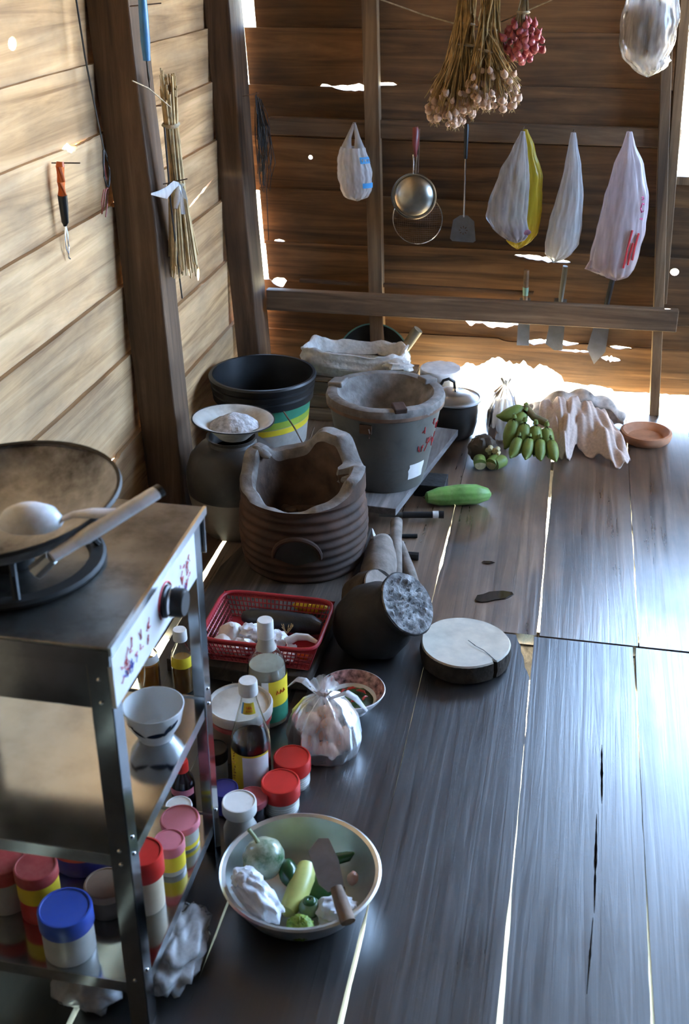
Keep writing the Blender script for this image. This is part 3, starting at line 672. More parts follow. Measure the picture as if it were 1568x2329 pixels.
# bags around the cart shelf
t = thing('plastic_bag', 'cloudy plastic bag of white goods bulging out under the bottom cart shelf', 'bag', (-0.518, 1.238, 0))
MB().blob((0, 0, 0.030), (0.045, 0.090, 0.030), 0.35, 3.2, 4, 40, 24, flatten=0.001).build('bag_film', F_WHITE, t, angle=180)
MB().blob((0, 0, 0.026), (0.034, 0.07, 0.023), 0.2, 3, 2, 20, 12, flatten=0.002).build('contents', M_CLOUDY, t)
t = thing('plastic_bag', 'crumpled pale plastic bag on the floor below the front of the cart', 'bag', (-0.632, 1.150, 0))
MB().blob((0, 0, 0.034), (0.055, 0.05, 0.038), 0.4, 3.0, 9, 40, 24, flatten=0.001).build('bag_film', F_WHITE, t, angle=180)
MB().blob((0, 0, 0.028), (0.045, 0.04, 0.028), 0.2, 3, 12, 20, 12, flatten=0.002).build('contents', M_SACK, t)

# ------------------------------------------------------------------ bottles, jars and tub beside the cart
def bottle(label, x, y, prof, liq, cap, extra, glass=None, rot=None, z=0.0, name='sauce_bottle', cat='bottle'):
    t = thing(name, label, cat, (x, y, z), rot=rot)
    n = len(prof); inner = [(max(0.0, r - 0.0022), zz) for r, zz in prof[::-1]]
    MB().lathe([(0, 0)] + prof + inner + [(0, 0.004)], 36).build('glass_body', glass or M_VINEGAR, t)
    if liq:
        m_, lvl = liq
        pl = [(0, 0.005)]
        for r, zz in prof:
            if zz < lvl: pl.append((max(0.001, r - 0.0026), max(zz, 0.005)))
        pl.append((max(0.001, ip([(zz, r) for r, zz in prof], lvl)[0] - 0.0026), lvl)); pl.append((0, lvl))
        MB().lathe(pl, 36).build('liquid', m_, t)
    cr, c0, c1, cm = cap
    MB().lathe([(0, c0), (cr, c0), (cr * 1.03, c0 + .003), (cr, c1 - .003), (cr * .93, c1), (0, c1)], 28, None, lambda tt, rr, zz: (rr * (1 + .012 * math.cos(30 * tt)), zz)).build('cap', cm, t)
    for nm, m_, z0, z1, a0, a1 in extra:
        def fn(u, v):
            zz = z0 + (z1 - z0) * v; r = ip([(q, p) for p, q in prof], zz)[0] + 0.0005; a = a0 + (a1 - a0) * u
            return (r * math.cos(a), r * math.sin(a), zz)
        MB().grid(fn, 24, 6).build(nm, m_, t)
    return t
psoy = [(0.034, 0), (0.038, 0.004), (0.038, 0.105), (0.036, 0.125), (0.028, 0.155), (0.020, 0.185), (0.0155, 0.205), (0.0145, 0.222), (0.0145, 0.235)]
sb = bottle('dark soy sauce bottle with a white cap and yellow neck label', -0.513, 1.676, psoy, (M_SOY, 0.118), (0.0175, 0.218, 0.247, M_WHITE),
       [('body_label', M_YELLOW, 0.012, 0.094, -2.9, -1.75), ('body_label', M_PAPER, 0.012, 0.094, -1.75, -0.3), ('label_edge', M_YELLOW, 0.094, 0.098, -2.9, -0.3), ('neck_label', M_YELLOW, 0.183, 0.206, -1.9, -0.7), ('neck_label_edge', M_BLUELAB, 0.183, 0.206, -2.1, -1.9)])
mm = MB()
for k in range(3): mm.tube([(0.0195 * math.cos(a), 0.0195 * math.sin(a), 0.196 + dz) for a, dz in ((-1.55 + .2 * k, 0), (-1.5 + .2 * k, .004), (-1.43 + .2 * k, 0.0), (-1.5 + .2 * k, -.002))], 0.0008, 4)
for k in range(4): mm.tube([(0.0208 * math.cos(a), 0.0208 * math.sin(a), 0.189 + dz) for a, dz in ((-1.6 + .17 * k, 0), (-1.55 + .17 * k, .003), (-1.5 + .17 * k, 0.0))], 0.0007, 4)
mm.build('neck_lettering', M_ORANGE, sb)
mm = MB()
for k in range(9): mm.tube([(0.0392 * math.cos(-2.5 + .07 * (k % 5)), 0.0392 * math.sin(-2.5 + .07 * (k % 5)), 0.03 + .008 * k), (0.0392 * math.cos(-2.3 + .05 * (k % 3)), 0.0392 * math.sin(-2.3 + .05 * (k % 3)), 0.034 + .008 * k)], 0.0012, 4)
mm.build('label_picture', plain('brown_print', (0.30, 0.13, 0.03), 0.6), sb)
pv = [(0.036, 0), (0.041, 0.004), (0.041, 0.125), (0.037, 0.150), (0.022, 0.175), (0.016, 0.195), (0.0145, 0.212), (0.0145, 0.238)]
vb = bottle('clear vinegar bottle with a tall white cap and yellow green label', -0.535, 1.886, pv, (plain('pale_vinegar', (0.42, 0.38, 0.30), 0.1, spec=0.6), 0.140), (0.0165, 0.205, 0.245, M_WHITE),
       [('body_label', M_YELLOW, 0.055, 0.118, -1.25, 0.6), ('label_stripe', M_PAPER, 0.055, 0.118, -1.6, -1.25), ('label_stripe', M_GREENLAB, 0.015, 0.055, -1.6, 0.6), ('neck_foil', M_CLOUDY, 0.178, 0.206, -3.3, 2.98)])
mm = MB()
for k in range(3): mm.tube([(0.0422 * math.cos(-0.85 + .2 * k), 0.0422 * math.sin(-0.85 + .2 * k), 0.085), (0.0422 * math.cos(-0.8 + .2 * k), 0.0422 * math.sin(-0.8 + .2 * k), 0.094), (0.0422 * math.cos(-0.72 + .2 * k), 0.0422 * math.sin(-0.72 + .2 * k), 0.086)], 0.0012, 4)
mm.build('label_lettering', M_ORANGE, vb)
psm = [(0.022, 0), (0.025, 0.003), (0.025, 0.06), (0.022, 0.075), (0.012, 0.09), (0.011, 0.105)]
bottle('small amber bottle with white cap behind the rear cart leg', -0.742, 1.945, [(r * .95, z * 1.35) for r, z in psm], (plain('amber_sauce', (0.30, 0.14, 0.03), 0.2), 0.085), (0.015, 0.132, 0.158, M_WHITE), [('body_label', M_YELLOW, 0.07, 0.095, -2.5, 0.2)])
bottle('clear bottle with orange sauce behind the control panel', -0.815, 1.93, [(r * 1.0, z * 1.3) for r, z in psm], (plain('orange_sauce', (0.55, 0.20, 0.02), 0.2), 0.075), (0.014, 0.125, 0.15, M_CLOUDY), [('body_label', M_PAPER, 0.08, 0.098, -2.8, 0.2)])
bottle('small dark bottle with a pink label beyond the cart shelves', -0.622, 1.585, [(r * .9, z * 1.0) for r, z in psm], (M_SOY, 0.085), (0.013, 0.092, 0.115, M_RED), [('body_label', M_PINK, 0.045, 0.060, -2.6, -0.2)], glass=M_SOY)
t = jar('printed_cup', 'white printed cup with blue and red picture beyond the cart shelves', 'cup', -0.606, 1.515, 0, 0.024, 0.072, 0.004, M_WHITE, M_PAPER, M_BLUELAB, (0.35, 0.7))
t = thing('plastic_bag', 'small clear plastic bag next to the printed cup', 'bag', (-0.658, 1.515, 0))
MB().blob((0, 0, 0.045), (0.022, 0.03, 0.05), 0.4, 3.5, 21, 24, 14, flatten=0.001).build('bag_film', F_WHITE, t)
MB().blob((0, 0, 0.02), (0.016, 0.02, 0.02), 0.2, 3.5, 23, 16, 10, flatten=0.002).build('contents', M_CLOUDY, t)

RB = 'red lidded spice jars'
def threads(t, r, z0, n):
    m = MB()
    for k in range(n): m.lathe([(r * .98, z0 + k * .005), (r * 1.02, z0 + .0015 + k * .005), (r * .98, z0 + .003 + k * .005)], 28)
    m.build('body_ridge', M_CLOUDY, t)
t = jar('spice_jar', 'red lidded spice jar directly below the egg bag', 'jar', -0.437, 1.694, 0, 0.034, 0.066, 0.030, M_RED, M_CLOUDY, rl=0.0365, group=RB); threads(t, .034, .008, 4)
t = jar('spice_jar', 'red lidded spice jar nearest the vegetable basin', 'jar', -0.441, 1.618, 0, 0.034, 0.068, 0.030, M_RED, M_CLOUDY, rl=0.0370, group=RB); threads(t, .034, .008, 4)
jar('spice_jar', 'dark jar with a rose lid between red jar and white shaker', 'jar', -0.485, 1.578, 0, 0.025, 0.058, 0.012, M_MAROON, plain('dark_glass', (0.02, 0.015, 0.02), 0.2), rl=0.029)
jar('spice_jar', 'jar with a navy blue lid behind the rear cart leg', 'jar', -0.546, 1.600, 0, 0.026, 0.050, 0.016, M_NAVY, M_NAVY, rl=0.027)
jar('spice_jar', 'black lidded clear jar behind the navy blue lid', 'jar', -0.588, 1.680, 0, 0.024, 0.075, 0.024, M_BLACK, M_CLOUDY, rl=0.026)
jar('white_shaker', 'cloudy white shaker jar with a narrow waist beside the basin', 'jar', -0.493, 1.522, 0, 0.031, 0.094, 0.022, M_WHITE, M_CLOUDY, rl=0.0315, neck=True, ridges=False)
tb = thing('lidded_tub', 'round tub with a dusty white lid and red band behind soy bottle', 'tub', (-0.562, 1.775, 0))
MB().lathe([(0, 0), (0.052, 0), (0.055, 0.005), (0.060, 0.098), (0, 0.098)], 40).build('body', plain('tan_tub', (0.16, 0.11, 0.08), 0.5), tb)
MB().lathe([(0.0595, 0.082), (0.0625, 0.082), (0.0630, 0.092), (0.060, 0.092)], 40, closed=True).build('red_band', M_DRED, tb)
MB().lathe([(0, 0.099), (0.062, 0.096), (0.065, 0.097), (0.066, 0.114), (0.063, 0.119), (0.060, 0.118), (0.058, 0.113), (0, 0.112)], 44).build('lid', plain('dusty_lid', (0.58, 0.54, 0.48), 0.5, 0, 0.08, 20, dirt=(0.34, 0.29, 0.23), dirt_scale=14, dirt_amt=0.6), tb)
# ------------------------------------------------------------------ boards under the stoves
bdl = MB().prism([[(-0.80, 2.0), (-0.60, 1.985), (-0.473, 1.99), (-0.462, 2.25), (-0.455, 2.70), (-0.60, 2.72), (-0.70, 2.71), (-0.715, 2.65), (-0.775, 2.54), (-0.80, 2.42)]], 0.036, lambda u, v, w: (u, v, w + 0.002)).build('plank_base', W_DARK, None, smooth=False, bevel=0.003)
tag(bdl, 'thick dark plank on the floor under the clay stove and red basket', 'plank')
bd2 = MB().prism([[(-0.62, 2.79), (-0.402, 2.775), (-0.292, 3.36), (-0.60, 3.40)]], 0.022, lambda u, v, w: (u, v, w + 0.040)).build('plank_base', W_GREY, None, smooth=False, bevel=0.002)
tag(bd2, 'ash grey plank laid under the bucket stove', 'plank')
for bx, by, lb in ((-0.335, 3.03, 'dark wooden block propping the grey plank near the gourd'), (-0.55, 3.25, 'dark wooden block under the far end of the grey plank')):
    b_ = MB().box(-0.045, 0.045, -0.045, 0.045, 0, 0.039).build('wood_block', M_CHAR, None, smooth=False, bevel=0.002)
    b_.location = (bx, by, 0.0); tag(b_, lb, 'block')

# ------------------------------------------------------------------ clay stove with a broken rim
cs = thing('clay_stove', 'ribbed dark brown clay stove with a broken ashy rim', 'stove', (-0.603, 2.52, 0.039))
def lug(t, c, w):
    d = (t - c + PI) % (2 * PI) - PI
    return 1 / (1 + (abs(d) / w) ** 6)
def rimz(t):
    # rim height by direction: high pot rests at the back, at the left and at the right, low at the front
    z = 0.222 + 0.020 * math.sin(t)
    z += 0.056 * lug(t, 1.15, 0.42) + 0.040 * lug(t, 2.80, 0.30) + 0.028 * lug(t, -0.10, 0.40)
    z -= 0.018 * lug(t, -1.75, 0.55)
    return z + 0.005 * fbm(t * 4, 2, 1)
seg = 96
prof = [(0.150, 0.0)]
for k in range(60):
    z = 0.004 + 0.186 * k / 59
    prof.append((0.151 + 0.012 * math.sin(PI * min(1, z / 0.20)) + 0.0032 * math.sin(z * 2 * PI / 0.024), z))
prof += [(0.160, 0.200), (0.158, 1.0)]
def cf(t, r, z):
    if z == 1.0: z = rimz(t)
    return (r * (1 + 0.012 * fbm(math.cos(t) * 2, math.sin(t) * 2, z * 6)), z)
MB().lathe([(0, 0)] + prof, seg, None, cf).build('body', M_CLAY, cs)
rp_ = [(0.158, 0), (0.152, 0.004), (0.128, 0.003), (0.122, -0.004), (0.118, -0.02)]
def rf_(t, r, z): return (r + (-0.010 * lug(t, 1.15, .42) if r < .14 else 0) - (0.030 * lug(t, 0.42, 0.16) if r < .125 else 0), rimz(t) + z)
MB().lathe(rp_, seg, None, rf_).build('rim', M_CLAYRIM, cs)
MB().lathe([(0.119, 1.0), (0.105, 0.16), (0.085, 0.10), (0.0, 0.085)], seg, None, lambda t, r, z: (r - (0.010 * lug(t, 1.15, .42) if z == 1.0 else 0) - (0.030 * lug(t, 0.42, 0.16) if z == 1.0 else 0), rimz(t) - 0.018 if z == 1.0 else z)).build('fire_bowl', M_CLAYIN, cs)
a0 = -1.45
pts = []
for k in range(15):
    t = PI * k / 14; da = 0.36 * math.cos(t); z = 0.075 + 0.058 * math.sin(t)
    pts.append((0.166 * math.cos(a0 - da), 0.166 * math.sin(a0 - da), z))
MB().tube(pts, [0.004] + [0.0065] * 13 + [0.004], 8).build('door_arch', M_CLAY, cs)
def dfn(u, v):
    t = PI * u; da = 0.33 * math.cos(t) * v; z = 0.06 + (0.015 + 0.052 * math.sin(t)) * v
    return (0.1665 * math.cos(a0 - da), 0.1665 * math.sin(a0 - da), z)
MB().grid(dfn, 20, 5).build('fire_hole_shade', M_CHAR, cs)  # dark sheet on the wall in place of the shaded fire opening
for (a, zz, sx) in ((2.80, 0.262, 0.032), (0.45, 0.205, 0.036), (-0.12, 0.235, 0.026)):
    o = MB().blob((0, 0, 0), (sx, 0.014, 0.011), 0.3, 4, a, 14, 8).build('pot_rest', M_CLAYRIM, cs)
    o.location = (0.125 * math.cos(a), 0.125 * math.sin(a), zz); o.rotation_euler = (0, -0.3, a)
m = MB()
for k in range(10):
    m.blob((rnd.uniform(-.06, .06), rnd.uniform(-.06, .06), 0.10 + rnd.uniform(0, .015)), (0.018, 0.012, 0.010), 0.5, 4, k, 8, 6)
m.build('embers', M_CLAYIN, cs)

# ------------------------------------------------------------------ bucket stove
bs = thing('bucket_stove', 'zinc bucket charcoal stove with a clay rim on the grey plank', 'stove', (-0.468, 2.975, 0.062))
MB().lathe([(0, 0), (0.112, 0), (0.115, 0.004), (0.118, 0.03), (0.121, 0.034), (0.123, 0.038), (0.158, 0.232), (0.160, 0.236), (0.158, 0.240)], 64).build('bucket', M_ZINC, bs)
MB().lathe([(0.158, 0.236), (0.166, 0.240), (0.168, 0.255), (0.164, 0.266), (0.152, 0.270), (0.136, 0.267), (0.130, 0.258), (0.120, 0.235), (0.085, 0.165), (0.06, 0.14), (0, 0.135)], 72, None, lambda t, r, z: (r * (1 + .006 * fbm(math.cos(t) * 3, math.sin(t) * 3, z * 9)), z + 0.004 * fbm(math.cos(t) * 2, math.sin(t) * 2, 3))).build('clay_liner', M_CLAYRIM, bs)
MB().lathe([(0.1585, 0.232), (0.1665, 0.237), (0.1672, 0.247), (0.160, 0.250)], 64, None).build('clay_band', plain('brown_clay_band', (0.17, 0.10, 0.065), 0.8, 0, 0.25, 20, 0.3), bs)
for a, w in ((-1.15, 0.030), (0.75, 0.034), (2.95, 0.044)):
    o = MB().box(-0.022, 0.022, -w / 2 * 1.2, w / 2 * 1.2, -0.006, 0.011).build('pot_rest', M_CLAY if a < 0 else M_CLAYRIM, bs, smooth=False, bevel=0.004)
    o.location = (0.144 * math.cos(a), 0.144 * math.sin(a), 0.268); o.rotation_euler = (0, 0.12, a)
def wrapfn(a0_, a1_, z0, z1, off=0.0012):
    def fn(u, v):
        z = z0 + (z1 - z0) * v; a = a0_ + (a1_ - a0_) * u + 0.06 * fbm(v * 4, u * 3, 2)
        r = 0.123 + (z - .038) / .194 * .035 + off
        return (r * math.cos(a), r * math.sin(a), z)
    return fn
MB().grid(wrapfn(-0.85, -0.42, 0.040, 0.088), 8, 5).build('white_patch', M_PAPER, bs)
m = MB()
for k in range(14):
    a = -0.65 + rnd.uniform(0, .55); z = rnd.uniform(0.12, 0.215); pts = []
    for q in range(4):
        a_ = a + rnd.uniform(-.05, .05); z_ = z + rnd.uniform(-.015, .015); r = 0.1245 + (z_ - .038) / .194 * .035
        pts.append((r * math.cos(a_), r * math.sin(a_), z_))
    m.tube(pts, 0.0012, 4)
m.build('red_stamp', M_REDINK, bs)
m = MB(); hx = wrapfn(-1.95, -1.95, .2, .2)(0, 0)
a = -1.72; r = 0.156
m.box(r - .002, r + .005, -0.022, 0.012, 0.198, 0.224, R(a, 'Z')).tube([(r * math.cos(a) + .004, r * math.sin(a) - .008, 0.215), (r * math.cos(a) + .008, r * math.sin(a) - .014, 0.205), (r * math.cos(a) + .006, r * math.sin(a) - .012, 0.19)], 0.0025, 6)
m.build('handle_lug', M_RUST, bs)

# ------------------------------------------------------------------ water jar with a bowl of ash
wj = thing('earthen_jar', 'big round dark earthen jar beside the clay stove', 'jar', (-0.838, 2.70, 0))
MB().lathe([(0, 0), (0.085, 0), (0.088, 0.004), (0.108, 0.05), (0.121, 0.09), (0.127, 0.125)], 56).build('pale_lower_body', M_JARLOW, wj)  # paler lower part of the jar
MB().lathe([(0.127, 0.125), (0.130, 0.155), (0.128, 0.185), (0.116, 0.222), (0.092, 0.248), (0.066, 0.258), (0.062, 0.266), (0.066, 0.276), (0.070, 0.278), (0.062, 0.276), (0.056, 0.262), (0.056, 0.24)], 56).build('glazed_body', M_JAR, wj)
eb = thing('enamel_bowl', 'chipped cream enamel bowl on top of the earthen jar', 'bowl', (-0.832, 2.69, 0.2785), rot=(-0.03, 0.04, 0))
MB().lathe([(0, 0), (0.040, 0), (0.042, 0.002), (0.060, 0.020), (0.082, 0.038), (0.104, 0.050), (0.109, 0.0515), (0.104, 0.0525), (0.080, 0.041), (0.058, 0.023), (0.040, 0.005), (0, 0.004)], 56).build('bowl', M_ENAMEL, eb)
MB().lathe([(0.1075, 0.050), (0.1100, 0.0505), (0.1100, 0.0525), (0.1075, 0.053)], 56, closed=True).build('dark_edge', M_IRON, eb)
ah = MB().lathe([(0.066, 0.030), (0.060, 0.035), (0.045, 0.046), (0.025, 0.058), (0.008, 0.064), (0, 0.065)], 40, T(0.004, 0, 0), lambda t, r, z: (r, z + 0.006 * fbm(r * 40 * math.cos(t), r * 40 * math.sin(t), 1))).build('ash_heap', M_ASH, None)
ah.location = (-0.832, 2.69, 0.281); tag(ah, 'heap of pale grey ash in the enamel bowl', 'ash', kind='stuff')

# ------------------------------------------------------------------ black rimmed bucket
bk = thing('paint_bucket', 'paint bucket with a thick black rim behind the enamel bowl', 'bucket', (-0.918, 3.315, 0))
MB().lathe([(0, 0), (0.133, 0), (0.136, 0.005), (0.153, 0.165), (0.150, 0.165), (0.130, 0.01), (0, 0.008)], 56).build('body', plain('bucket_white', (0.56, 0.52, 0.46), 0.5, 0, 0.08, 12, dirt=(0.2, 0.17, 0.14), dirt_scale=6, dirt_amt=0.6), bk)
MB().lathe([(0.153, 0.150), (0.160, 0.150), (0.162, 0.172), (0.158, 0.176), (0.164, 0.180), (0.166, 0.196), (0.161, 0.200), (0.168, 0.204), (0.172, 0.222), (0.168, 0.228), (0.160, 0.228), (0.156, 0.20), (0.152, 0.165)], 64, closed=True).build('rim', M_BLACK, bk)
MB().lathe([(0.150, 0.165), (0.155, 0.20), (0.157, 0.225), (0.153, 0.20), (0.148, 0.16), (0.130, 0.012), (0, 0.010)], 56).build('inside', M_BLACK, bk)
def rb(z): return 0.1375 + (z - .005) / .16 * .017
for nm, m_, z0, z1, a0_, a1_ in (('label_band', M_GREENLAB, 0.105, 0.148, -1.6, 1.0), ('label_band', M_LIME, 0.082, 0.105, -1.6, 1.0), ('label_band', M_YELLOW, 0.060, 0.080, -1.6, 1.0)):
    MB().grid(lambda u, v: ((rb(z0 + (z1 - z0) * v) + .0008) * math.cos(a0_ + (a1_ - a0_) * u), (rb(z0 + (z1 - z0) * v) + .0008) * math.sin(a0_ + (a1_ - a0_) * u), z0 + (z1 - z0) * v + 0.012 * math.sin(u * 2.2)), 24, 3).build(nm, m_, bk)
MB().tube([(0.10, -0.135, 0.155), (0.14, -0.155, 0.11), (0.165, -0.150, 0.055), (0.17, -0.10, 0.04), (0.165, 0.0, 0.05)], 0.0025, 6).build('wire_handle', M_RUST, bk)

# ------------------------------------------------------------------ crate, sack, wok lid and pestle at the back
ct = thing('wooden_crate', 'low wooden crate standing under the white sack', 'crate', (-0.655, 3.585, 0))
for k in range(3): MB().box(-0.185, 0.185, -0.100, -0.088, 0.004 + k * 0.047, 0.046 + k * 0.047).build('slat', W_RAIL, ct, smooth=False, bevel=0.002)
for s in (-1, 1): MB().box(s * 0.185 - .008, s * 0.185 + .008, -0.10, 0.10, 0, 0.143).build('end_panel', W_BACK, ct, smooth=False, bevel=0.002)
MB().box(-0.192, 0.192, -0.100, 0.100, 0.1435, 0.153).build('top', W_RAIL, ct, smooth=False, bevel=0.002)
def sackfn(u, v):
    # rolled-down open sack: outside from bottom to top, over the edge
    a = 2 * PI * u; ca, sa = math.cos(a), math.sin(a)
    k = lambda q: math.copysign(abs(q) ** 0.6, q)
    rr = ip([(0, 0.88), (0.35, 1.02), (0.7, 0.98), (0.85, 0.97), (0.93, 0.92), (1.0, 0.80)], v)[0]
    z = ip([(0, 0.0), (0.35, 0.035), (0.7, 0.072), (0.85, 0.086), (0.93, 0.088), (1.0, 0.04)], v)[0]
    w = 1 + 0.06 * fbm(ca * 3, sa * 3, v * 5) + 0.03 * fbm(ca * 9, sa * 9, v * 8)
    z *= 1 + 0.22 * fbm(ca * 2.5 + 3, sa * 2.5, 1)
    return (0.180 * k(ca) * rr * w, 0.084 * k(sa) * rr * w, z + 0.006 * fbm(ca * 6, sa * 6, v * 7) * v)
sk = thing('woven_sack', 'white woven sack rolled open on the wooden crate', 'sack', (-0.668, 3.580, 0.154))
MB().grid(sackfn, 72, 20, True).build('sack_cloth', M_SACK, sk, angle=80)
MB().lathe([(0, 0.03), (0.08, 0.035), (0.10, 0.03)], 32, Matrix.Diagonal((1.7, 0.88, 1, 1))).build('contents', plain('sack_grain', (0.40, 0.36, 0.30), 0.9, 0, 0.2, 200), sk)
fold = MB().blob((0, 0, 0), (0.05, 0.035, 0.022), 0.4, 3, 6, 24, 14).build('folded_corner', M_SACK, sk); fold.location = (0.155, -0.075, 0.055)
wl = thing('iron_wok', 'dark iron wok leaning behind the white sack', 'wok', (-0.632, 3.712, 0.152), rot=(1.25, 0, 0))
MB().lathe([(0, 0.0), (0.05, 0.004), (0.09, 0.014), (0.118, 0.030), (0.128, 0.042), (0.131, 0.042), (0.121, 0.027), (0.09, 0.010), (0, -0.003)], 48).build('bowl', M_IRON, wl)
MB().lathe([(0.127, 0.041), (0.132, 0.041), (0.132, 0.045), (0.127, 0.045)], 48, closed=True).build('rim', plain('green_edge', (0.06, 0.16, 0.13), 0.4), wl)
wl.location = (-0.63, 3.755, 0.128)
ps = MB().tube([(-0.535, 3.690, 0.175), (-0.510, 3.690, 0.215), (-0.484, 3.690, 0.258), (-0.472, 3.690, 0.275)], [0.014, 0.017, 0.018, 0.017], 12).build('wooden_pestle', plain('pestle_wood', (0.16, 0.13, 0.08), 0.6, 0, 0.2, 20, 0.2), None)
tag(ps, 'short wooden pestle sticking up behind the white sack', 'pestle')
sp = thing('steamer_pot', 'small pale pot with a flat white lid at the back wall', 'pot', (-0.388, 3.66, 0))
MB().lathe([(0, 0), (0.055, 0), (0.066, 0.01), (0.068, 0.13), (0.066, 0.13), (0.064, 0.012), (0, 0.006)], 40).build('pot_body', M_ALU, sp)
MB().lathe([(0, 0.131), (0.070, 0.129), (0.071, 0.150), (0.067, 0.156), (0.03, 0.158), (0, 0.156)], 40, None, lambda t, r, z: (r, z + .003 * fbm(r * 60 * math.cos(t), r * 60 * math.sin(t), 1))).build('lid', plain('chalky_lid', (0.66, 0.66, 0.66), 0.7, 0, 0.15, 20, 0.4, dirt=(0.3, 0.3, 0.32), dirt_scale=12, dirt_amt=0.5), sp)
ap = thing('cooking_pot', 'aluminium cooking pot with a domed lid and black loop handle', 'pot', (-0.318, 3.462, 0), rz=0.3)
MB().lathe([(0, 0), (0.055, 0), (0.068, 0.012), (0.077, 0.05), (0.079, 0.118), (0.084, 0.122), (0.084, 0.126), (0.077, 0.122), (0.074, 0.05), (0, 0.008)], 48).build('pot_body', plain('sooty_pot', (0.05, 0.042, 0.038), 0.5, 0.4, 0.3, 10, 0.1), ap)
ld_ = MB().lathe([(0.088, 0.127), (0.090, 0.129), (0.089, 0.133), (0.082, 0.134), (0.078, 0.131), (0.060, 0.136), (0.048, 0.146), (0.040, 0.150), (0.02, 0.152), (0, 0.1525)], 56).build('lid', M_ALU, ap)
MB().lathe([(0, 0.1525), (0.011, 0.1525), (0.010, 0.157), (0.006, 0.162), (0, 0.163)], 20).build('knob_base', M_CHROME, ld_)
MB().tube([(0.0, 0, 0.160), (-0.004, -0.004, 0.185), (-0.022, -0.006, 0.197), (-0.040, -0.006, 0.192), (-0.046, -0.004, 0.178)], 0.005, 8).build('loop_handle', M_BLACK, ld_)

# ------------------------------------------------------------------ plastic bags on the floor
def sitting_bag(t, rx, ry, h, seed, mat, ears=True, name='bag_film', amp=0.10):
    def fn(u, v):
        a = 2 * PI * u; ca, sa = math.cos(a), math.sin(a)
        r, z = ip([(0, 0.55, 0.0), (0.12, 0.95, 0.06), (0.3, 1.05, 0.28), (0.5, 0.95, 0.55), (0.68, 0.62, 0.78), (0.8, 0.26, 0.90), (0.86, 0.15, 0.94), (0.93, 0.26, 1.02), (1, 0.40, 1.10)], v)
        w = 1 + amp * fbm(ca * 2 + seed, sa * 2, v * 3) + (0.05 * math.sin(a * 9 + 5 * fbm(ca, sa, seed)) + 0.07 * fbm(ca * 6 + seed, sa * 6, 1.5)) * max(0, v - 0.15) + 0.05 * fbm(ca * 7, sa * 7, v * 6 + seed)
        return (rx * r * ca * w, ry * r * sa * w, max(0.001, h * z * (1 + 0.06 * fbm(ca * 3, sa * 3, seed))))
    MB().grid(fn, 80, 30, True).build(name, mat, t, angle=80)
bg1 = thing('plastic_bag', 'large cloudy plastic bag behind the cooking pot in the glare', 'bag', (-0.158, 3.495, 0))
sitting_bag(bg1, 0.058, 0.095, 0.185, 3.0, F_WHITE)
MB().blob((0, 0, 0.06), (0.05, 0.075, 0.058), 0.15, 3, 2, 20, 12, flatten=0.003).build('contents', M_SACK, bg1)
eg = thing('egg_bag', 'knotted clear plastic bag of brown eggs beside the red lidded jars', 'bag', (-0.398, 1.805, 0))
sitting_bag(eg, 0.072, 0.070, 0.148, 7.0, F_EGG)
m = [MB().tube([(x0, y0, 0.132), (x0 * 2.4 + dx, y0 * 2.4, 0.155), (x0 * 4 + dx, y0 * 4, 0.150), (x0 * 5 + dx * 1.6, y0 * 5, 0.125)], [0.006, 0.010, 0.009, 0.004], 8, True, 0.35).build('tied_handle', F_WHITE, eg) for x0, y0, dx in ((-0.010, 0.006, -0.018), (0.012, -0.004, 0.020))]
for k, (x, y, z) in enumerate([(-0.034, -0.018, 0.024), (0.012, -0.036, 0.026), (0.036, 0.010, 0.024), (-0.012, 0.030, 0.024), (-0.03, 0.006, 0.062), (0.016, -0.008, 0.064), (0.0, 0.03, 0.066)]):
    e = MB().lathe([(0.0001, -0.0225), (0.009, -0.021), (0.017, -0.013), (0.020, -0.002), (0.0185, 0.010), (0.012, 0.021), (0.005, 0.0265), (0.0001, 0.0275)], 20).build('egg', M_EGG, None)
    e.location = (-0.398 + x, 1.805 + y, z); e.rotation_euler = (1.2 + .4 * math.sin(k * 2.1), 0.3 * k, k * 1.3)
    tag(e, 'brown hen egg inside the knotted plastic bag', 'egg', 'eggs in the knotted bag')
# ------------------------------------------------------------------ chili bowl
cbw = thing('soup_bowl', 'shallow white bowl with a red patterned rim beside the egg bag', 'bowl', (-0.368, 1.948, 0))
MB().lathe([(0, 0.004), (0.028, 0.004), (0.029, 0), (0.033, 0), (0.036, 0.010), (0.055, 0.026), (0.068, 0.044), (0.072, 0.053), (0.0705, 0.054), (0.066, 0.045), (0.053, 0.029), (0.034, 0.014), (0, 0.010)], 48).build('bowl_body', M_CERAM, cbw)
MB().lathe([(0.0700, 0.0535), (0.0655, 0.0452), (0.0535, 0.0300), (0.0530, 0.0302), (0.0650, 0.0458), (0.0695, 0.0542)], 48, closed=True).build('pattern_band', M_BOWLRED, cbw)
hb_ = MB().lathe([(0.047, 0.024), (0.04, 0.028), (0.02, 0.031), (0, 0.032)], 32, None, lambda t, r, z: (r, z + .004 * fbm(r * 90 * math.cos(t), r * 90 * math.sin(t), 1))).build('chopped_herbs', M_HERB, None)
hb_.location = (-0.368, 1.948, 0.0); tag(hb_, 'dark green chopped herbs filling the soup bowl', 'herbs', kind='stuff')
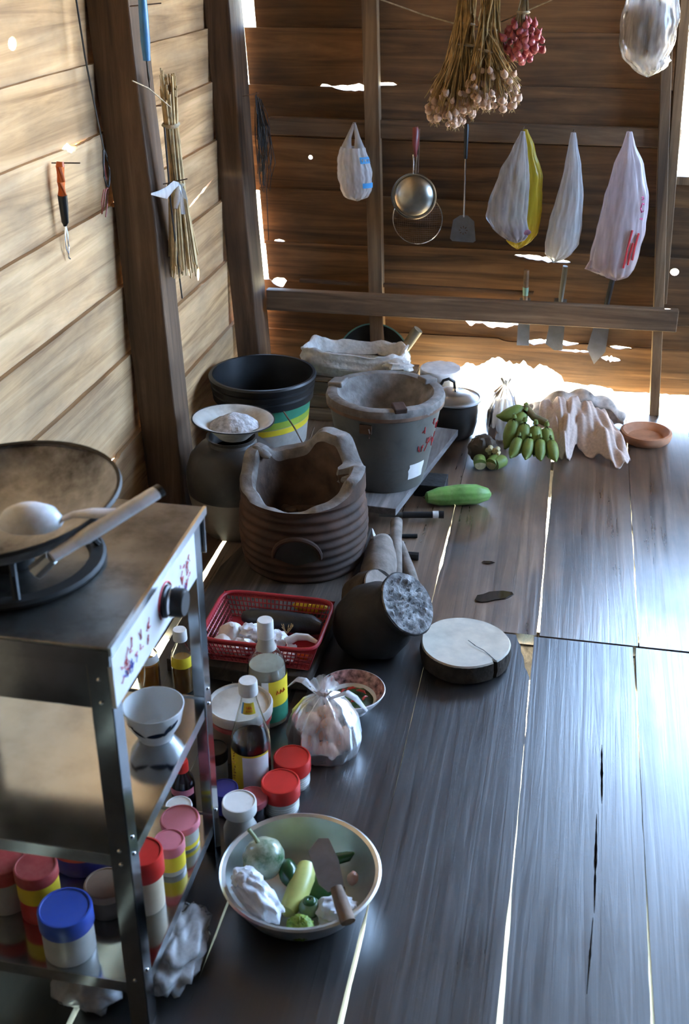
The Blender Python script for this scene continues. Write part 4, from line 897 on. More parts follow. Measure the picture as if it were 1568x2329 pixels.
for k, (x, y, a, l) in enumerate([(-0.005, 0.022, 0.6, .022), (0.018, 0.016, -0.3, .024), (0.012, -0.02, 0.2, .018), (-0.02, 0.010, 1.4, .018), (0.030, -0.004, 1.2, .016), (-0.016, -0.012, 2.2, .016)]):
    o = MB().tube([(-l / 2, 0, 0), (-l / 4, .002, .001), (l / 4, .002, .001), (l / 2, -.002, 0)], [0.0015, 0.003, 0.0028, 0.0006], 8).build('chili', M_CHILI, None)
    o.location = (-0.368 + x, 1.948 + y, 0.036); o.rotation_euler = (0, 0, a); tag(o, 'small red chili lying on the herbs in the soup bowl', 'chili', 'chilies in the soup bowl')
# ------------------------------------------------------------------ aluminium basin of vegetables
BX, BY = -0.352, 1.412
bs_ = thing('basin', 'round aluminium basin of vegetables in the foreground', 'basin', (BX, BY, 0.0))
MB().lathe([(r_ * 0.955, z_ * 0.84) for r_, z_ in [(0, 0.0), (0.078, 0.0), (0.090, 0.004), (0.112, 0.024), (0.128, 0.055), (0.135, 0.082), (0.140, 0.085), (0.143, 0.083), (0.144, 0.086), (0.140, 0.0885), (0.133, 0.086), (0.125, 0.056), (0.109, 0.026), (0.088, 0.007), (0.076, 0.003), (0, 0.003)]], 72).build('basin_wall', M_ALU, bs_)
BY = 1.402; bs_.location.y = BY
def top(name, o, label, cat, loc, rot=(0, 0, 0), group=None):
    o.name = name; o.location = loc; o.rotation_euler = rot; return tag(o, label, cat, group)
eg_ = thing('round_eggplant', 'large green and white striped eggplant with a stalk in the basin', 'eggplant', (BX - 0.070, BY + 0.022, 0.062), rot=(-0.15, -0.35, 0))
MB().lathe([(0.0001, -0.034), (0.018, -0.031), (0.032, -0.018), (0.0375, 0.0), (0.034, 0.018), (0.022, 0.030), (0.008, 0.034), (0.0001, 0.033)], 40).build('fruit', M_EGGPL, eg_)
MB().tube([(0, 0, 0.033), (-0.002, 0, 0.045), (-0.008, 0, 0.060)], [0.004, 0.003, 0.0035], 8).build('stalk', plain('pale_stalk', (0.35, 0.40, 0.20), 0.6), eg_)
top('green_eggplant', MB().blob((0, 0, 0), (0.017, 0.026, 0.017), 0.05, 2, 1).build('green_eggplant', M_DKGREEN, None), 'small glossy dark green eggplant beside the striped one in the basin', 'eggplant', (BX - 0.024, BY + 0.010, 0.050), (0.3, 0, 0.4))
yc = MB().tube([(0, 0.050, 0.005), (0.001, 0.045, 0.006), (0.0, 0.02, 0.004), (-0.004, -0.015, -0.002), (-0.012, -0.045, -0.010), (-0.014, -0.052, -0.012)], [0.006, 0.016, 0.021, 0.020, 0.015, 0.005], 20).build('yellow_cucumber', M_YELCUC, None)
top('yellow_cucumber', yc, 'thick pale yellow cucumber lying across the basin', 'cucumber', (BX + 0.002, BY - 0.012, 0.040))
ge = thing('green_eggplant', 'small round pale green eggplant in the middle of the basin', 'eggplant', (BX + 0.026, BY - 0.046, 0.036))
MB().blob((0, 0, 0), (0.019, 0.019, 0.018), 0.03, 2, 3).build('fruit', plain('pale_green_skin', (0.20, 0.28, 0.16), 0.2, 0, 0.3, 14, 0, 0.6), ge)
MB().lathe([(0.002, 0.0185), (0.008, 0.018), (0.012, 0.0145)], 20).build('calyx', M_DKGREEN, ge, solid=0.001)
top('kaffir_lime', MB().blob((0, 0, 0), (0.023, 0.021, 0.019), 0.16, 9, 4, 36, 22).build('kaffir_lime', M_LIMEFR, None), 'bumpy yellow green kaffir lime at the front of the basin', 'lime', (BX + 0.020, BY - 0.093, 0.038))
wp = thing('plastic_parcel', 'long white plastic wrapped parcel at the front left of the basin', 'parcel', (BX - 0.058, BY - 0.070, 0.068), rot=(0.08, 0.16, -0.62))
MB().blob((0, 0, 0), (0.058, 0.025, 0.022), 0.28, 2.6, 5, 40, 20).build('wrap', M_WRAP, wp)
MB().blob((-0.030, 0.004, 0.006), (0.028, 0.024, 0.019), 0.3, 3, 8, 28, 16).build('twisted_end', M_WRAP, wp)
top('plastic_parcel', MB().blob((0, 0, 0), (0.034, 0.026, 0.022), 0.3, 2.8, 15, 32, 18).build('plastic_parcel', M_WRAP, None), 'crumpled white plastic parcel under the knife in the basin', 'parcel', (BX + 0.072, BY - 0.045, 0.038), (0, 0, 0.5))
top('shallot', MB().blob((0, 0, 0), (0.010, 0.011, 0.016), 0.1, 2, 3, 16, 10).build('shallot', plain('pink_shallot', (0.55, 0.33, 0.27), 0.5), None), 'single pinkish shallot against the right wall of the basin', 'shallot', (BX + 0.085, BY + 0.028, 0.040), (0.3, 0.2, 0))
lp_ = MB().tube([(-0.03, 0.0, -0.004), (0.0, 0.004, 0), (0.03, 0.0, 0.006), (0.042, -0.002, 0.014)], [0.006, 0.011, 0.009, 0.002], 12).build('green_chili_pepper', M_DKGREEN, None)
top('green_pepper', lp_, 'dark green pepper behind the knife blade in the basin', 'pepper', (BX + 0.042, BY + 0.060, 0.040), (0, -0.2, 0.2))
top('dark_eggplant', MB().blob((0, 0, 0), (0.045, 0.030, 0.020), 0.1, 2, 6).build('dark_eggplant', M_DKGREEN, None), 'dark green gourd lying at the bottom of the basin', 'gourd', (BX + 0.035, BY + 0.012, 0.026), (0, 0, -0.4))
kn = thing('kitchen_knife', 'broad kitchen knife with a short wooden handle across the basin rim', 'knife', (BX + 0.072, BY - 0.048, 0.088), rot=(0.16, 0.2, -1.02))
MB().prism([[(0.0, -0.014), (-0.02, -0.024), (-0.085, -0.020), (-0.102, 0.004), (-0.095, 0.020), (-0.05, 0.022), (-0.0, 0.014)]], 0.0016, lambda u, v, w: (u, v, w - .0008)).build('blade', M_BLADE, kn, smooth=False)
MB().tube([(-0.003, 0.001, 0), (0.012, 0.0, 0), (0.035, -0.001, 0), (0.062, -0.002, 0)], [0.010, 0.0115, 0.0125, 0.0125], 10, True, 0.75).build('handle', M_KWOOD, kn)

# ------------------------------------------------------------------ crimson basket
BW = thing('plastic_basket', 'crimson plastic lattice basket holding garlic and white plastic bags', 'basket', (-0.590, 2.105, 0.0385))
hx, hy, hz = 0.132, 0.104, 0.062
def bpt(side, u, v, off=0.0):
    # side wall point; v 0 bottom .. 1 rim
    k = 0.84 + 0.16 * v
    sx, sy = hx * k + off, hy * k + off
    if side == 0: return ((u * 2 - 1) * sx, -sy, hz * v)
    if side == 1: return (sx, (u * 2 - 1) * sy, hz * v)
    if side == 2: return ((1 - u * 2) * sx, sy, hz * v)
    return (-sx, (1 - u * 2) * sy, hz * v)
MB().box(-hx * .84, hx * .84, -hy * .84, hy * .84, 0, 0.003).build('bottom', M_BASKET, BW, smooth=False)
rim_l = []
for k in range(40):
    t = 2 * PI * k / 40; c, s = math.cos(t), math.sin(t)
    q = lambda w: math.copysign(abs(w) ** 0.28, w)
    rim_l.append((hx * q(c) * 1.01, hy * q(s) * 1.01, hz))
rim_l.append(rim_l[0])
MB().tube(rim_l, 0.0045, 8, False).build('rim', M_BASKET, BW)
for side in range(4):
    m = MB(); n = 26 if side % 2 == 0 else 20
    for i in range(n + 1):
        u = i / n
        m.tube([bpt(side, u, 0), bpt(side, u, 1)], 0.0015, 4, False)
    for v in (0.02, 0.12, 0.30, 0.48, 0.66, 0.84):
        m.tube([bpt(side, 0, v), bpt(side, 1, v)], 0.0018 if v > .1 else 0.003, 4, False)
    m.grid(lambda u, v: bpt(side, u, 0.84 + 0.16 * v), 2, 1)
    o = m.build('lattice_side', M_BASKET, BW, weld=False); o['kind'] = 'stuff'
bx0, by0 = -0.590, 2.105
def garl(name, label, x, y, z, r, seed, rot):
    t = thing(name, label, 'garlic', (bx0 + x, by0 + y, z), rot=rot)
    MB().lathe([(0.0001, -r * .72), (r * .5, -r * .7), (r * .95, -r * .2), (r, r * .1), (r * .75, r * .5), (r * .35, r * .85), (r * .22, r * 1.2), (0.0001, r * 1.25)], 30, None, lambda tt, rr, zz: (rr * (1 + .07 * abs(math.cos(4 * tt + seed))), zz)).build('bulb', M_FRESHGARLIC, t)
    MB().lathe([(0.0001, -r * .85), (r * .25, -r * .8), (r * .35, -r * .69)], 12).build('root_disc', M_STRAW, t)
garl('garlic', 'tall garlic head at the left end of the crimson basket', -0.078, -0.030, 0.072, 0.029, 1, (0.3, 0.2, 0))
garl('garlic', 'garlic head lying in the front left corner of the crimson basket', -0.090, -0.062, 0.062, 0.024, 2, (1.2, 0.3, 0.5))
for k, (x, y, z, rx, ry, rz_, lb) in enumerate([(-0.038, -0.025, .076, .028, .024, .020, 'left lump of white plastic in the crimson basket'), (-0.046, -0.066, .064, .034, .02, .017, 'white plastic lump along the front wall of the crimson basket'), (0.018, -0.040, .072, .034, .028, .020, 'middle white plastic lump behind the vinegar bottle cap'),
        (0.058, -0.070, .060, .034, .020, .015, 'white plastic lump in the front right corner of the crimson basket')]):
    top('plastic_parcel', MB().blob((0, 0, 0), (rx, ry, rz_), 0.4, 2.6, k * 3 + 1, 28, 16).build('plastic_parcel', M_WRAP, None), lb, 'parcel', (bx0 + x, by0 + y, z), (0, 0, 0.4 * k))
wr_ = MB().tube([(-0.035, -0.008, -0.004), (-0.012, 0.004, 0.004), (0.012, 0.004, 0.004), (0.036, -0.006, -0.002)], [0.010, 0.009, 0.0075, 0.004], 12).build('white_root', M_WRAP, None)
top('white_root', wr_, 'curved white root at the right side of the crimson basket', 'root', (bx0 + 0.086, by0 - 0.034, 0.080), (0, 0, 0.1))
bb = MB().tube([(-0.09, 0.008, 0), (-0.07, 0.004, 0.002), (0.0, 0.0, 0.004), (0.07, 0.002, 0.0), (0.095, 0.0, -0.004)], [0.012, 0.022, 0.024, 0.024, 0.015], 16).build('black_parcel', M_BLACKBAG, None)
top('black_parcel', bb, 'rolled black plastic parcel along the back of the crimson basket', 'parcel', (bx0 + 0.018, by0 + 0.040, 0.070))
m = MB()
for k in range(14):
    a = rnd.uniform(-.9, .9); m.tube([(0, 0, 0), (0.012 * math.sin(a), rnd.uniform(-.004, .004), 0.012), (0.020 * math.sin(a), rnd.uniform(-.006, .006), 0.022 + rnd.uniform(-.006, .006))], 0.0009, 4)
o = top('root_tuft', m.build('root_tuft', M_STRAW, None, weld=False), 'tuft of dry brown rootlets on the white plastic in the basket', 'roots', (bx0 + 0.050, by0 - 0.030, 0.088)); o['kind'] = 'stuff'
top('tomato', MB().blob((0, 0, 0), (0.016, 0.016, 0.014), 0.05, 2, 3).build('tomato', plain('orange_red_skin', (0.62, 0.10, 0.02), 0.25), None), 'orange red tomato in the front right corner of the crimson basket', 'tomato', (bx0 + 0.096, by0 - 0.062, 0.062))
yb = MB().blob((0, 0, 0.016), (0.040, 0.018, 0.016), 0.3, 3, 5, flatten=0.001).build('yellow_packet', M_YELLOW, None)
top('yellow_packet', yb, 'bright yellow packet lying behind the crimson basket', 'packet', (bx0 + 0.065, by0 + 0.145, 0.0385))

# ------------------------------------------------------------------ stump, chopping block, firewood, tools on the floor
st = thing('charred_stump', 'charred forked stump with a grey cracked end leaning by the chopping block', 'stump', (-0.338, 2.185, 0))
bp0 = Vector((-0.02, 0.0, 0.075)); dirv = Vector((0.62, -0.28, 0.62)).normalized()
pts = []; rr = []
for s, r in ((-0.098, 0.030), (-0.085, 0.062), (-0.05, 0.084), (0.0, 0.092), (0.045, 0.082), (0.075, 0.066), (0.100, 0.066), (0.122, 0.076), (0.126, 0.074)):
    pts.append(bp0 + dirv * s * 0.92); rr.append(r)
ms = MB(); ms.tube(pts, rr, 36)
for i, p in enumerate(ms.v): ms.v[i] = (p[0] + .004 * fbm(p[0] * 30, p[1] * 30, p[2] * 30), p[1] + .004 * fbm(p[1] * 30, p[2] * 30, 3), max(0.001, p[2]))
ms.build('trunk', M_LOG, st)
endM = Matrix.Translation(bp0 + dirv * 0.1165) @ dirv.to_track_quat('Z', 'Y').to_matrix().to_4x4()
MB().lathe([(0.0735, -0.002), (0.072, 0.002)] + [(0.066 - 0.006 * q_, 0.0015) for q_ in range(11)] + [(0.0001, 0.001)], 64, endM, lambda t, r, z: (r * (1 + .02 * fbm(math.cos(t) * 3, math.sin(t) * 3, 1)), z + (.009 * fbm(r * 70 * math.cos(t), r * 150 * math.sin(t), 2) if r < .065 else 0))).build('cut_end', M_LOGEND, st)
m = MB(); m.tube([(-0.085, 0.10, 0.045), (-0.065, 0.09, 0.072), (-0.045, 0.075, 0.100), (-0.02, 0.06, 0.124)], [0.04, 0.058, 0.056, 0.05], 20)
for i, p in enumerate(m.v): m.v[i] = (p[0], p[1], max(0.001, p[2]))
m.build('side_branch', M_BARK, st)
MB().lathe([(0.05, 0.0), (0.048, 0.003), (0.0001, 0.004)], 28, T(-0.018, 0.059, 0.125) @ Vector((0.5, -0.2, 0.5)).to_track_quat('Z', 'Y').to_matrix().to_4x4()).build('branch_end', M_FIREWOOD, st)

cbk = thing('chopping_block', 'round chopping block cut from a tree trunk with a split edge', 'chopping block', (-0.150, 2.178, 0))
crk = 5.55
def blockf(t, r, z):
    d = (t - crk + PI) % (2 * PI) - PI
    k = 1 + 0.018 * math.sin(3 * t + 1) + 0.012 * fbm(math.cos(t) * 3, math.sin(t) * 3, 2)
    if r > 0.03: k -= 0.10 * math.exp(-(d / 0.018) ** 2)
    return (r * k, z)
MB().lathe([(0, 0.001), (0.095, 0.001), (0.101, 0.006), (0.104, 0.025), (0.101, 0.047)], 120, None, lambda t, r, z: (blockf(t, r, z)[0] * (1 + .012 * fbm(t * 14, z * 20, 4)), z)).build('bark', M_BARK, cbk)
MB().lathe([(0.1012, 0.0465), (0.0985, 0.0505), (0.06, 0.049), (0.03, 0.0475), (0.0001, 0.047)], 120, None, blockf).build('cut_face', M_CHOP, cbk)
ck_ = MB()
cpts = [(0.006, 0.006), (0.025, -0.014), (0.045, -0.028), (0.06, -0.046), (0.074, -0.064)]
for (a, b) in zip(cpts, cpts[1:]):
    d_ = Vector((b[0] - a[0], b[1] - a[1], 0)).normalized(); n_ = Vector((-d_.y, d_.x, 0)) * 0.0009
    ck_.add([Vector((a[0], a[1], .0506)) - n_, Vector((b[0], b[1], .0508)) - n_ * 1.5, Vector((b[0], b[1], .0508)) + n_ * 1.5, Vector((a[0], a[1], .0506)) + n_], [(0, 1, 2, 3)])
ck_.build('crack', M_CHAR, cbk)

fw = thing('firewood_stick', 'split grey hollow firewood piece in front of the clay stove side', 'firewood', (-0.400, 2.475, 0))
def husk(u, v):
    a = -0.3 + 3.9 * u; y = -0.10 + 0.20 * v; r = 0.030 + 0.012 * math.sin(PI * v) + 0.004 * fbm(u * 4, v * 4, 1)
    return (0.012 + r * math.cos(a) - 0.02 * v, y, 0.032 + 0.05 * v * 0.5 + r * math.sin(a) * 1.0)
MB().grid(husk, 22, 14).build('bark_shell', M_FIREWOOD, fw, solid=0.006)
fpts = [((-0.398, 2.745, 0.040), (-0.392, 2.72, 0.052), (-0.378, 2.62, 0.060), (-0.352, 2.48, 0.034), (-0.338, 2.40, 0.018)), ((-0.37, 2.66, 0.02), (-0.33, 2.52, 0.022), (-0.29, 2.40, 0.018), (-0.27, 2.36, 0.016))]
for k, (pp, lb) in enumerate(zip(fpts, ('bent grey stick of firewood leaning beside the clay stove', 'curved dry firewood root lying on the floor behind the stump'))):
    m = MB(); m.tube(pp, [0.012, 0.017, 0.016, 0.013, 0.008][:len(pp)] if k == 0 else [0.012, 0.018, 0.016, 0.006], 10, True, 0.8)
    for i, p in enumerate(m.v): m.v[i] = (p[0] + .004 * fbm(p[1] * 40, p[2] * 40, k), p[1], max(0.001, p[2] + .005 * fbm(p[0] * 40, p[1] * 40, 3)))
    tag(m.build('firewood_stick', M_FIREWOOD, None), lb, 'firewood')
for k, (a, b, lb) in enumerate([((-0.46, 2.70), (-0.335, 2.735), 'long charcoal stick lying nearest the tongs'), ((-0.44, 2.655), (-0.36, 2.675), 'middle charcoal stick beside the clay stove'), ((-0.445, 2.60), (-0.315, 2.615), 'thick charcoal stick running under the bent firewood')]):
    r = (0.006, 0.008, 0.011)[k]
    m = MB(); m.tube([(a[0], a[1], r), ((a[0] + b[0]) / 2, (a[1] + b[1]) / 2 + .004, r), (b[0], b[1], r)], r, 8)
    tag(m.build('charcoal_stick', M_CHAR, None, smooth=False), lb, 'charcoal', 'charcoal sticks by the clay stove')
tg = thing('fire_poker', 'black handled metal fire poker lying across toward the green gourd', 'poker', (-0.285, 2.845, 0.0))
MB().tube([(-0.17, -0.030, 0.020), (-0.10, -0.022, 0.020)], 0.0075, 10).build('metal_sleeve', M_ZINC, tg)
MB().tube([(-0.105, -0.022, 0.020), (0.0, 0.0, 0.020)], [0.0095, 0.0095], 12).build('handle', M_BLACK, tg)
MB().tube([(-0.022, -0.0045, 0.0205), (-0.006, -0.001, 0.0205)], 0.0102, 12).build('white_ring', M_WHITE, tg)
MB().tube([(-0.005, 0, 0.020), (0.009, 0.002, 0.020)], 0.0110, 12).build('end_cap', M_BLACK, tg)
gd = thing('green_gourd', 'long green ridged gourd lying on the floor beyond the poker', 'gourd', (-0.245, 2.955, 0.0), rz=0.32)
m = MB(); m.tube([(-0.100, 0, 0.030), (-0.094, 0, 0.030), (-0.06, 0.002, 0.030), (0, 0.004, 0.031), (0.05, 0.002, 0.030), (0.086, 0, 0.029), (0.094, 0, 0.029)], [0.006, 0.016, 0.026, 0.030, 0.029, 0.017, 0.005], 40)
for i, p in enumerate(m.v):
    a = math.atan2(p[2] - .03, p[1]); k = 1 + 0.03 * math.cos(10 * a); m.v[i] = (p[0], p[1] * k, .03 + (p[2] - .03) * k)
m.build('fruit', M_GOURD, gd)
MB().tube([(0.092, 0, 0.029), (0.102, 0.001, 0.031)], [0.003, 0.002], 8).build('stalk', M_STEM, gd)
MB().tube([(-0.099, 0, 0.030), (-0.106, 0, 0.032)], [0.004, 0.002], 8).build('blossom_end', M_STEM, gd)
pl = thing('white_plate', 'white plate leaning on edge against the clay stove side', 'plate', (-0.428, 2.575, 0.050), rot=(0.0, 1.25, 0.25))
MB().lathe([(0, 0), (0.028, 0), (0.030, 0.003), (0.046, 0.008), (0.047, 0.010), (0.029, 0.005), (0, 0.003)], 36).build('dish', M_CERAM, pl)
pd = MB().prism([[(-0.150, 2.438), (-0.135, 2.432), (-0.12, 2.436), (-0.10, 2.450), (-0.075, 2.462), (-0.057, 2.484), (-0.062, 2.494), (-0.085, 2.496), (-0.105, 2.490), (-0.118, 2.484), (-0.132, 2.470), (-0.146, 2.462)]], 0.0008, lambda u, v, w: (u, v, 0.0022 + w)).build('water_puddle', M_PUDDLE, None, smooth=False)
tag(pd, 'small dark puddle of spilt water on the plank floor', 'puddle')
pd = MB().prism([[(-0.15, 2.63), (-0.13, 2.626), (-0.115, 2.634), (-0.125, 2.640), (-0.145, 2.638)]], 0.0008, lambda u, v, w: (u, v, 0.0022 + w)).build('water_puddle', M_PUDDLE, None, smooth=False)
tag(pd, 'tiny dark water drop behind the larger puddle', 'puddle')

# ------------------------------------------------------------------ bananas, cloth, clay dish
def banana_mesh():
    m = MB(); pts = []; rr = []
    for k in range(11):
        t = k / 10; a = -0.2 + 1.25 * t
        pts.append((0.085 * (1 - math.cos(a)), 0, -0.085 * math.sin(a) * 1.15)); rr.append([0.005, 0.009, 0.016, 0.022, 0.0245, 0.025, 0.0245, 0.022, 0.017, 0.009, 0.004][k])
    m.tube(pts, rr, 10)
    return m
bm_ = banana_mesh()
def banana_bunch(name, label, loc, items, stalk):
    t = thing(name, label, 'bananas', loc)
    first = None
    for (p, rz, ry, s) in items:
        M = T(*p) @ R(rz, 'Z') @ R(ry, 'Y') @ Matrix.Scale(s, 4)
        if first is None: first = bm_.build('banana', M_BANANA, t); first.matrix_local = M
        else: dup(first, t, M)
    MB().tube(stalk, [0.012] * len(stalk), 10).build('stalk', M_STEM, t)
    return t
its = []
for k in range(4): its.append(((-0.060 + 0.034 * k, -0.004 - 0.008 * math.sin(k * PI / 3), 0.122 - 0.006 * k), -PI / 2 - 0.42 + 0.26 * k, -0.08, 1.0))
for k in range(4): its.append(((-0.040 + 0.033 * k, -0.046, 0.082), -PI / 2 - 0.34 + 0.24 * k, -0.42, 0.78))
its.append(((-0.035, 0.05, 0.145), -2.75, -0.85, 0.95)); its.append(((-0.03, 0.03, 0.135), -2.35, -0.55, 0.9))
banana_bunch('banana_bunch', 'hand of green bananas leaning against the draped cloth', (-0.058, 3.335, 0), its, [(-0.03, 0.055, 0.145), (0.0, 0.02, 0.125), (0.04, 0.005, 0.115)])
t = thing('banana_bunch', 'cut banana stem stub with three green halves before the white bag', 'bananas', (-0.196, 3.238, 0))
MB().blob((-0.008, 0.03, 0.045), (0.045, 0.035, 0.045), 0.25, 3, 5, 24, 14, flatten=0.002).build('stem_stub', plain('brown_stub', (0.10, 0.07, 0.045), 0.8, 0, .3, 20, .4), t)
for k, (x, z) in enumerate([(0.016, 0.062), (0.028, 0.052), (0.014, 0.045), (0.030, 0.036), (0.040, 0.046), (0.020, 0.030), (0.038, 0.060), (0.008, 0.054)]):
    o = MB().lathe([(0.0001, 0.008), (0.005, 0.008), (0.007, 0.004), (0.008, -0.006)], 10).build('cut_stalk', M_CUTB, t); o.location = (x, -0.004 + 0.004 * (k % 3), z); o.rotation_euler = (PI / 2 + .2, 0.2 * k, 0)
for x, y, a in ((-0.012, -0.025, 0.2), (0.028, -0.018, -0.4), (0.046, -0.014, -0.9)):
    o = MB().tube([(0, 0.024, 0.006), (0, 0.016, 0.004), (0, 0.0, 0.0), (0, -0.014, -0.002)], [0.012, 0.019, 0.020, 0.019], 14).build('banana_half', M_BANANA, t); o.location = (x, y, 0.022); o.rotation_euler = (0, 0, a)
    f = MB().lathe([(0.017, 0), (0.0001, 0.001)], 14, T(0, -0.0145, -0.002) @ R(PI / 2, 'X')).build('cut_face', M_CUTB, o)

cl = thing('draped_cloth', 'pale pink cloth draped in folds over a bundle by the back wall', 'cloth', (0.0, 0.0, 0))
def clothfn(u, v):
    # u left to right, v from the ridge at the back to the hanging front edge
    x0 = -0.045 + 0.225 * u
    front = ip([(0, 3.42), (0.12, 3.37), (0.30, 3.312), (0.42, 3.330), (0.52, 3.395), (0.62, 3.37), (0.80, 3.300), (0.92, 3.300), (1.0, 3.345)], u)[0]
    y = 3.535 + (front - 3.535) * v
    x = x0 + v * 0.06 * u + 0.020 * v * math.sin(u * 9)
    hgt = 0.118 * (1 - 0.35 * (2 * u - 0.85) ** 2)
    z = hgt * (1 - v ** 1.7) + 0.006
    f = 0.0135 * math.sin(u * 30 + 5 * v + 2.2 * fbm(u * 3, v * 2, 1)) + 0.006 * math.sin(u * 63 - 4 * v) + 0.010 * fbm(u * 7, v * 4, 3)
    z += f * (0.35 + 0.65 * min(1, 1.6 * v)) * (1.0 if v < .9 else 0.9)
    return (x, y + f * 0.6, max(0.003, z + 0.004))
MB().grid(clothfn, 110, 44).build('cloth_sheet', M_CLOTH, cl, angle=180, solid=0.003)
cl2 = MB().grid(lambda u, v: (-0.075 + 0.30 * u + .01 * math.sin(v * 8), 3.56 + 0.085 * v, max(0.003, 0.135 * math.sin(PI * (0.28 + 0.72 * v)) * (1 - 0.5 * (2 * u - 1) ** 2) + 0.008 * math.sin(u * 24 + 4 * v))), 60, 16).build('folded_cloth', M_CLOTH2, None, angle=180, solid=0.003)
tag(cl2, 'patterned folded cloth behind the pale pink cloth', 'cloth')
bn_ = MB().blob((0, 0, 0.042), (0.095, 0.040, 0.042), 0.1, 3, 3, 24, 14, flatten=0.001).build('cloth_bundle', M_SACK, None)
bn_.location = (0.065, 3.485, 0); tag(bn_, 'rounded bundle hidden under the pale pink cloth', 'bundle')
cd = thing('clay_dish', 'shallow orange terracotta dish on the floor at the right', 'dish', (0.302, 3.538, 0))
MB().lathe([(0, 0.004), (0.055, 0.004), (0.058, 0.0), (0.070, 0.0), (0.079, 0.008), (0.083, 0.022), (0.081, 0.032), (0.074, 0.034), (0.070, 0.028), (0.060, 0.022), (0.056, 0.012), (0, 0.010)], 48, None, lambda t, r, z: (r * (1 + .015 * fbm(math.cos(t) * 2, math.sin(t) * 2, 1)), z)).build('dish_body', M_TERRA, cd)
# ------------------------------------------------------------------ things hanging on the back wall
def nail(parent, p, d, l=0.03, name='nail', r=0.0016):
    p = Vector(p); d = Vector(d).normalized()
    return MB().tube([p - d * 0.012, p + d * l], r, 6).build(name, M_RUST, parent)
def hang_bag(t, keys, mat, name='bag_film', pleat=0.10, k=11, seed=1.0, nz=34, amp=0.06, top_open=True):
    # keys: (drop, x centre, half width, half depth) from the knot (0) down
    dmax = keys[-1][0]; dmin = keys[0][0]
    q = random.Random(int(seed * 10)); hs = [(q.randint(3, 16), q.uniform(0, 6.28), q.uniform(0.3, 1.0), q.uniform(-2, 2)) for _ in range(7)]
    def fn(u, v):
        d = dmin + (dmax - dmin) * v; xc, w, dp = ip(keys, d)
        a = 2 * PI * u; ca, sa = math.cos(a), math.sin(a)
        cr = sum(am * math.sin(n * a + ph + tw * v + 1.2 * fbm(ca * 2 + seed, sa * 2, v * 2)) for n, ph, am, tw in hs) / 3.0
        pl = 1 + pleat * (1.15 - 0.85 * v) * cr + amp * fbm(ca * 2 + seed, sa * 2, v * 4) + 0.05 * fbm(ca * 7, sa * 7 + seed, v * 11)
        return (xc + w * ca * pl, dp * sa * pl, -d + 0.010 * fbm(ca * 3, sa * 3, seed) * v)
    return MB().grid(fn, 128, nz, True).build(name, mat, t, angle=80)
def bandfn(keys, d0, d1, a0_, a1_, off=1.02):
    def fn(u, v):
        d = d0 + (d1 - d0) * v; xc, w, dp = ip(keys, d); a = a0_ + (a1_ - a0_) * u
        return (xc + w * off * math.cos(a), dp * off * math.sin(a) - .001, -d)
    return fn
YH = 3.715
# white shopping bag with blue print
b1 = thing('shopping_bag', 'white shopping bag with blue printed bands left of the strainer', 'bag', (-0.700, YH, 0.930))
k1 = [(0.072, -0.004, 0.040, 0.024), (0.085, -0.004, 0.044, 0.027), (0.11, -0.002, 0.052, 0.032), (0.16, 0.004, 0.056, 0.036), (0.20, 0.008, 0.052, 0.034), (0.225, 0.008, 0.042, 0.028), (0.236, 0.008, 0.020, 0.014), (0.238, 0.008, 0.002, 0.002)]
hang_bag(b1, k1, F_WHITE, pleat=0.06, seed=2.0)
for s in (-1, 1): MB().tube([(0, 0, 0.004), (s * .003, 0, -0.006), (s * 0.014 - .003, 0, -0.042), (s * .023 - .004, 0, -0.085)], [0.003, 0.005, 0.0085, 0.020], 8, True, 0.5, up=(0, 1, 0)).build('bag_handle', F_WHITE, b1)
for d0, d1 in ((0.098, 0.118), (0.178, 0.194)): MB().grid(bandfn(k1, d0, d1, -1.05, -0.15, 1.07), 12, 3).build('blue_band', M_BLUELAB, b1)
m = MB()
for k in range(4):
    q = bandfn(k1, 0.104, 0.112, -0.95 + .2 * k, -0.85 + .2 * k, 1.10); m.tube([q(0, 0), q(.5, 1), q(1, 0)], 0.0011, 4)
m.build('band_lettering', M_PAPER, b1)
MB().blob((0.008, 0, -0.205), (0.038, 0.022, 0.026), 0.2, 3, 1).build('contents', plain('pinkish_goods', (0.55, 0.38, 0.34), 0.6), b1)
nail(b1, (0, 0.02, 0), (0, -1, 0.1), 0.03)
# steel bowl strainer with red handle
ls = thing('ladle_strainer', 'round steel strainer bowl with a dark red handle on the rail', 'strainer', (-0.502, 3.725, 0.925))
sm = plain('scratched_steel', (0.44, 0.41, 0.35), 0.32, 1.0, 0.15, 18, 0.05, dirt=(0.25, 0.20, 0.13), dirt_scale=10, dirt_amt=0.5)
SM = T(0.0, -0.016, -0.212) @ R(PI / 2 - .04, 'X')
MB().lathe([(0.070, 0.0), (0.072, 0.002), (0.073, 0.0), (0.071, -0.003), (0.066, -0.003), (0.060, 0.008), (0.042, 0.020), (0.02, 0.027), (0.0001, 0.029)], 48, SM).build('strainer_bowl', sm, ls)
MB().lathe([(0.0705, -0.003), (0.0745, -0.001), (0.0735, 0.003), (0.0705, 0.002)], 48, SM, closed=True).build('rim_wire', M_CHROME, ls)
MB().tube([(-0.002, -0.008, 0.0), (0.0, -0.012, -0.012), (0.001, -0.014, -0.05), (0.001, -0.014, -0.088)], [0.009, 0.0115, 0.0115, 0.008], 12, True, 0.7).build('handle', M_REDH, ls)
for s in (-1, 1): MB().tube([(s * .006, -0.013, -0.082), (s * .004, -0.013, -0.11), (s * .004, -0.015, -0.142)], 0.0022, 6).build('handle_wire', M_CHROME, ls)
nail(ls, (0, 0.02, -0.004), (0, -1, 0.1), 0.04)
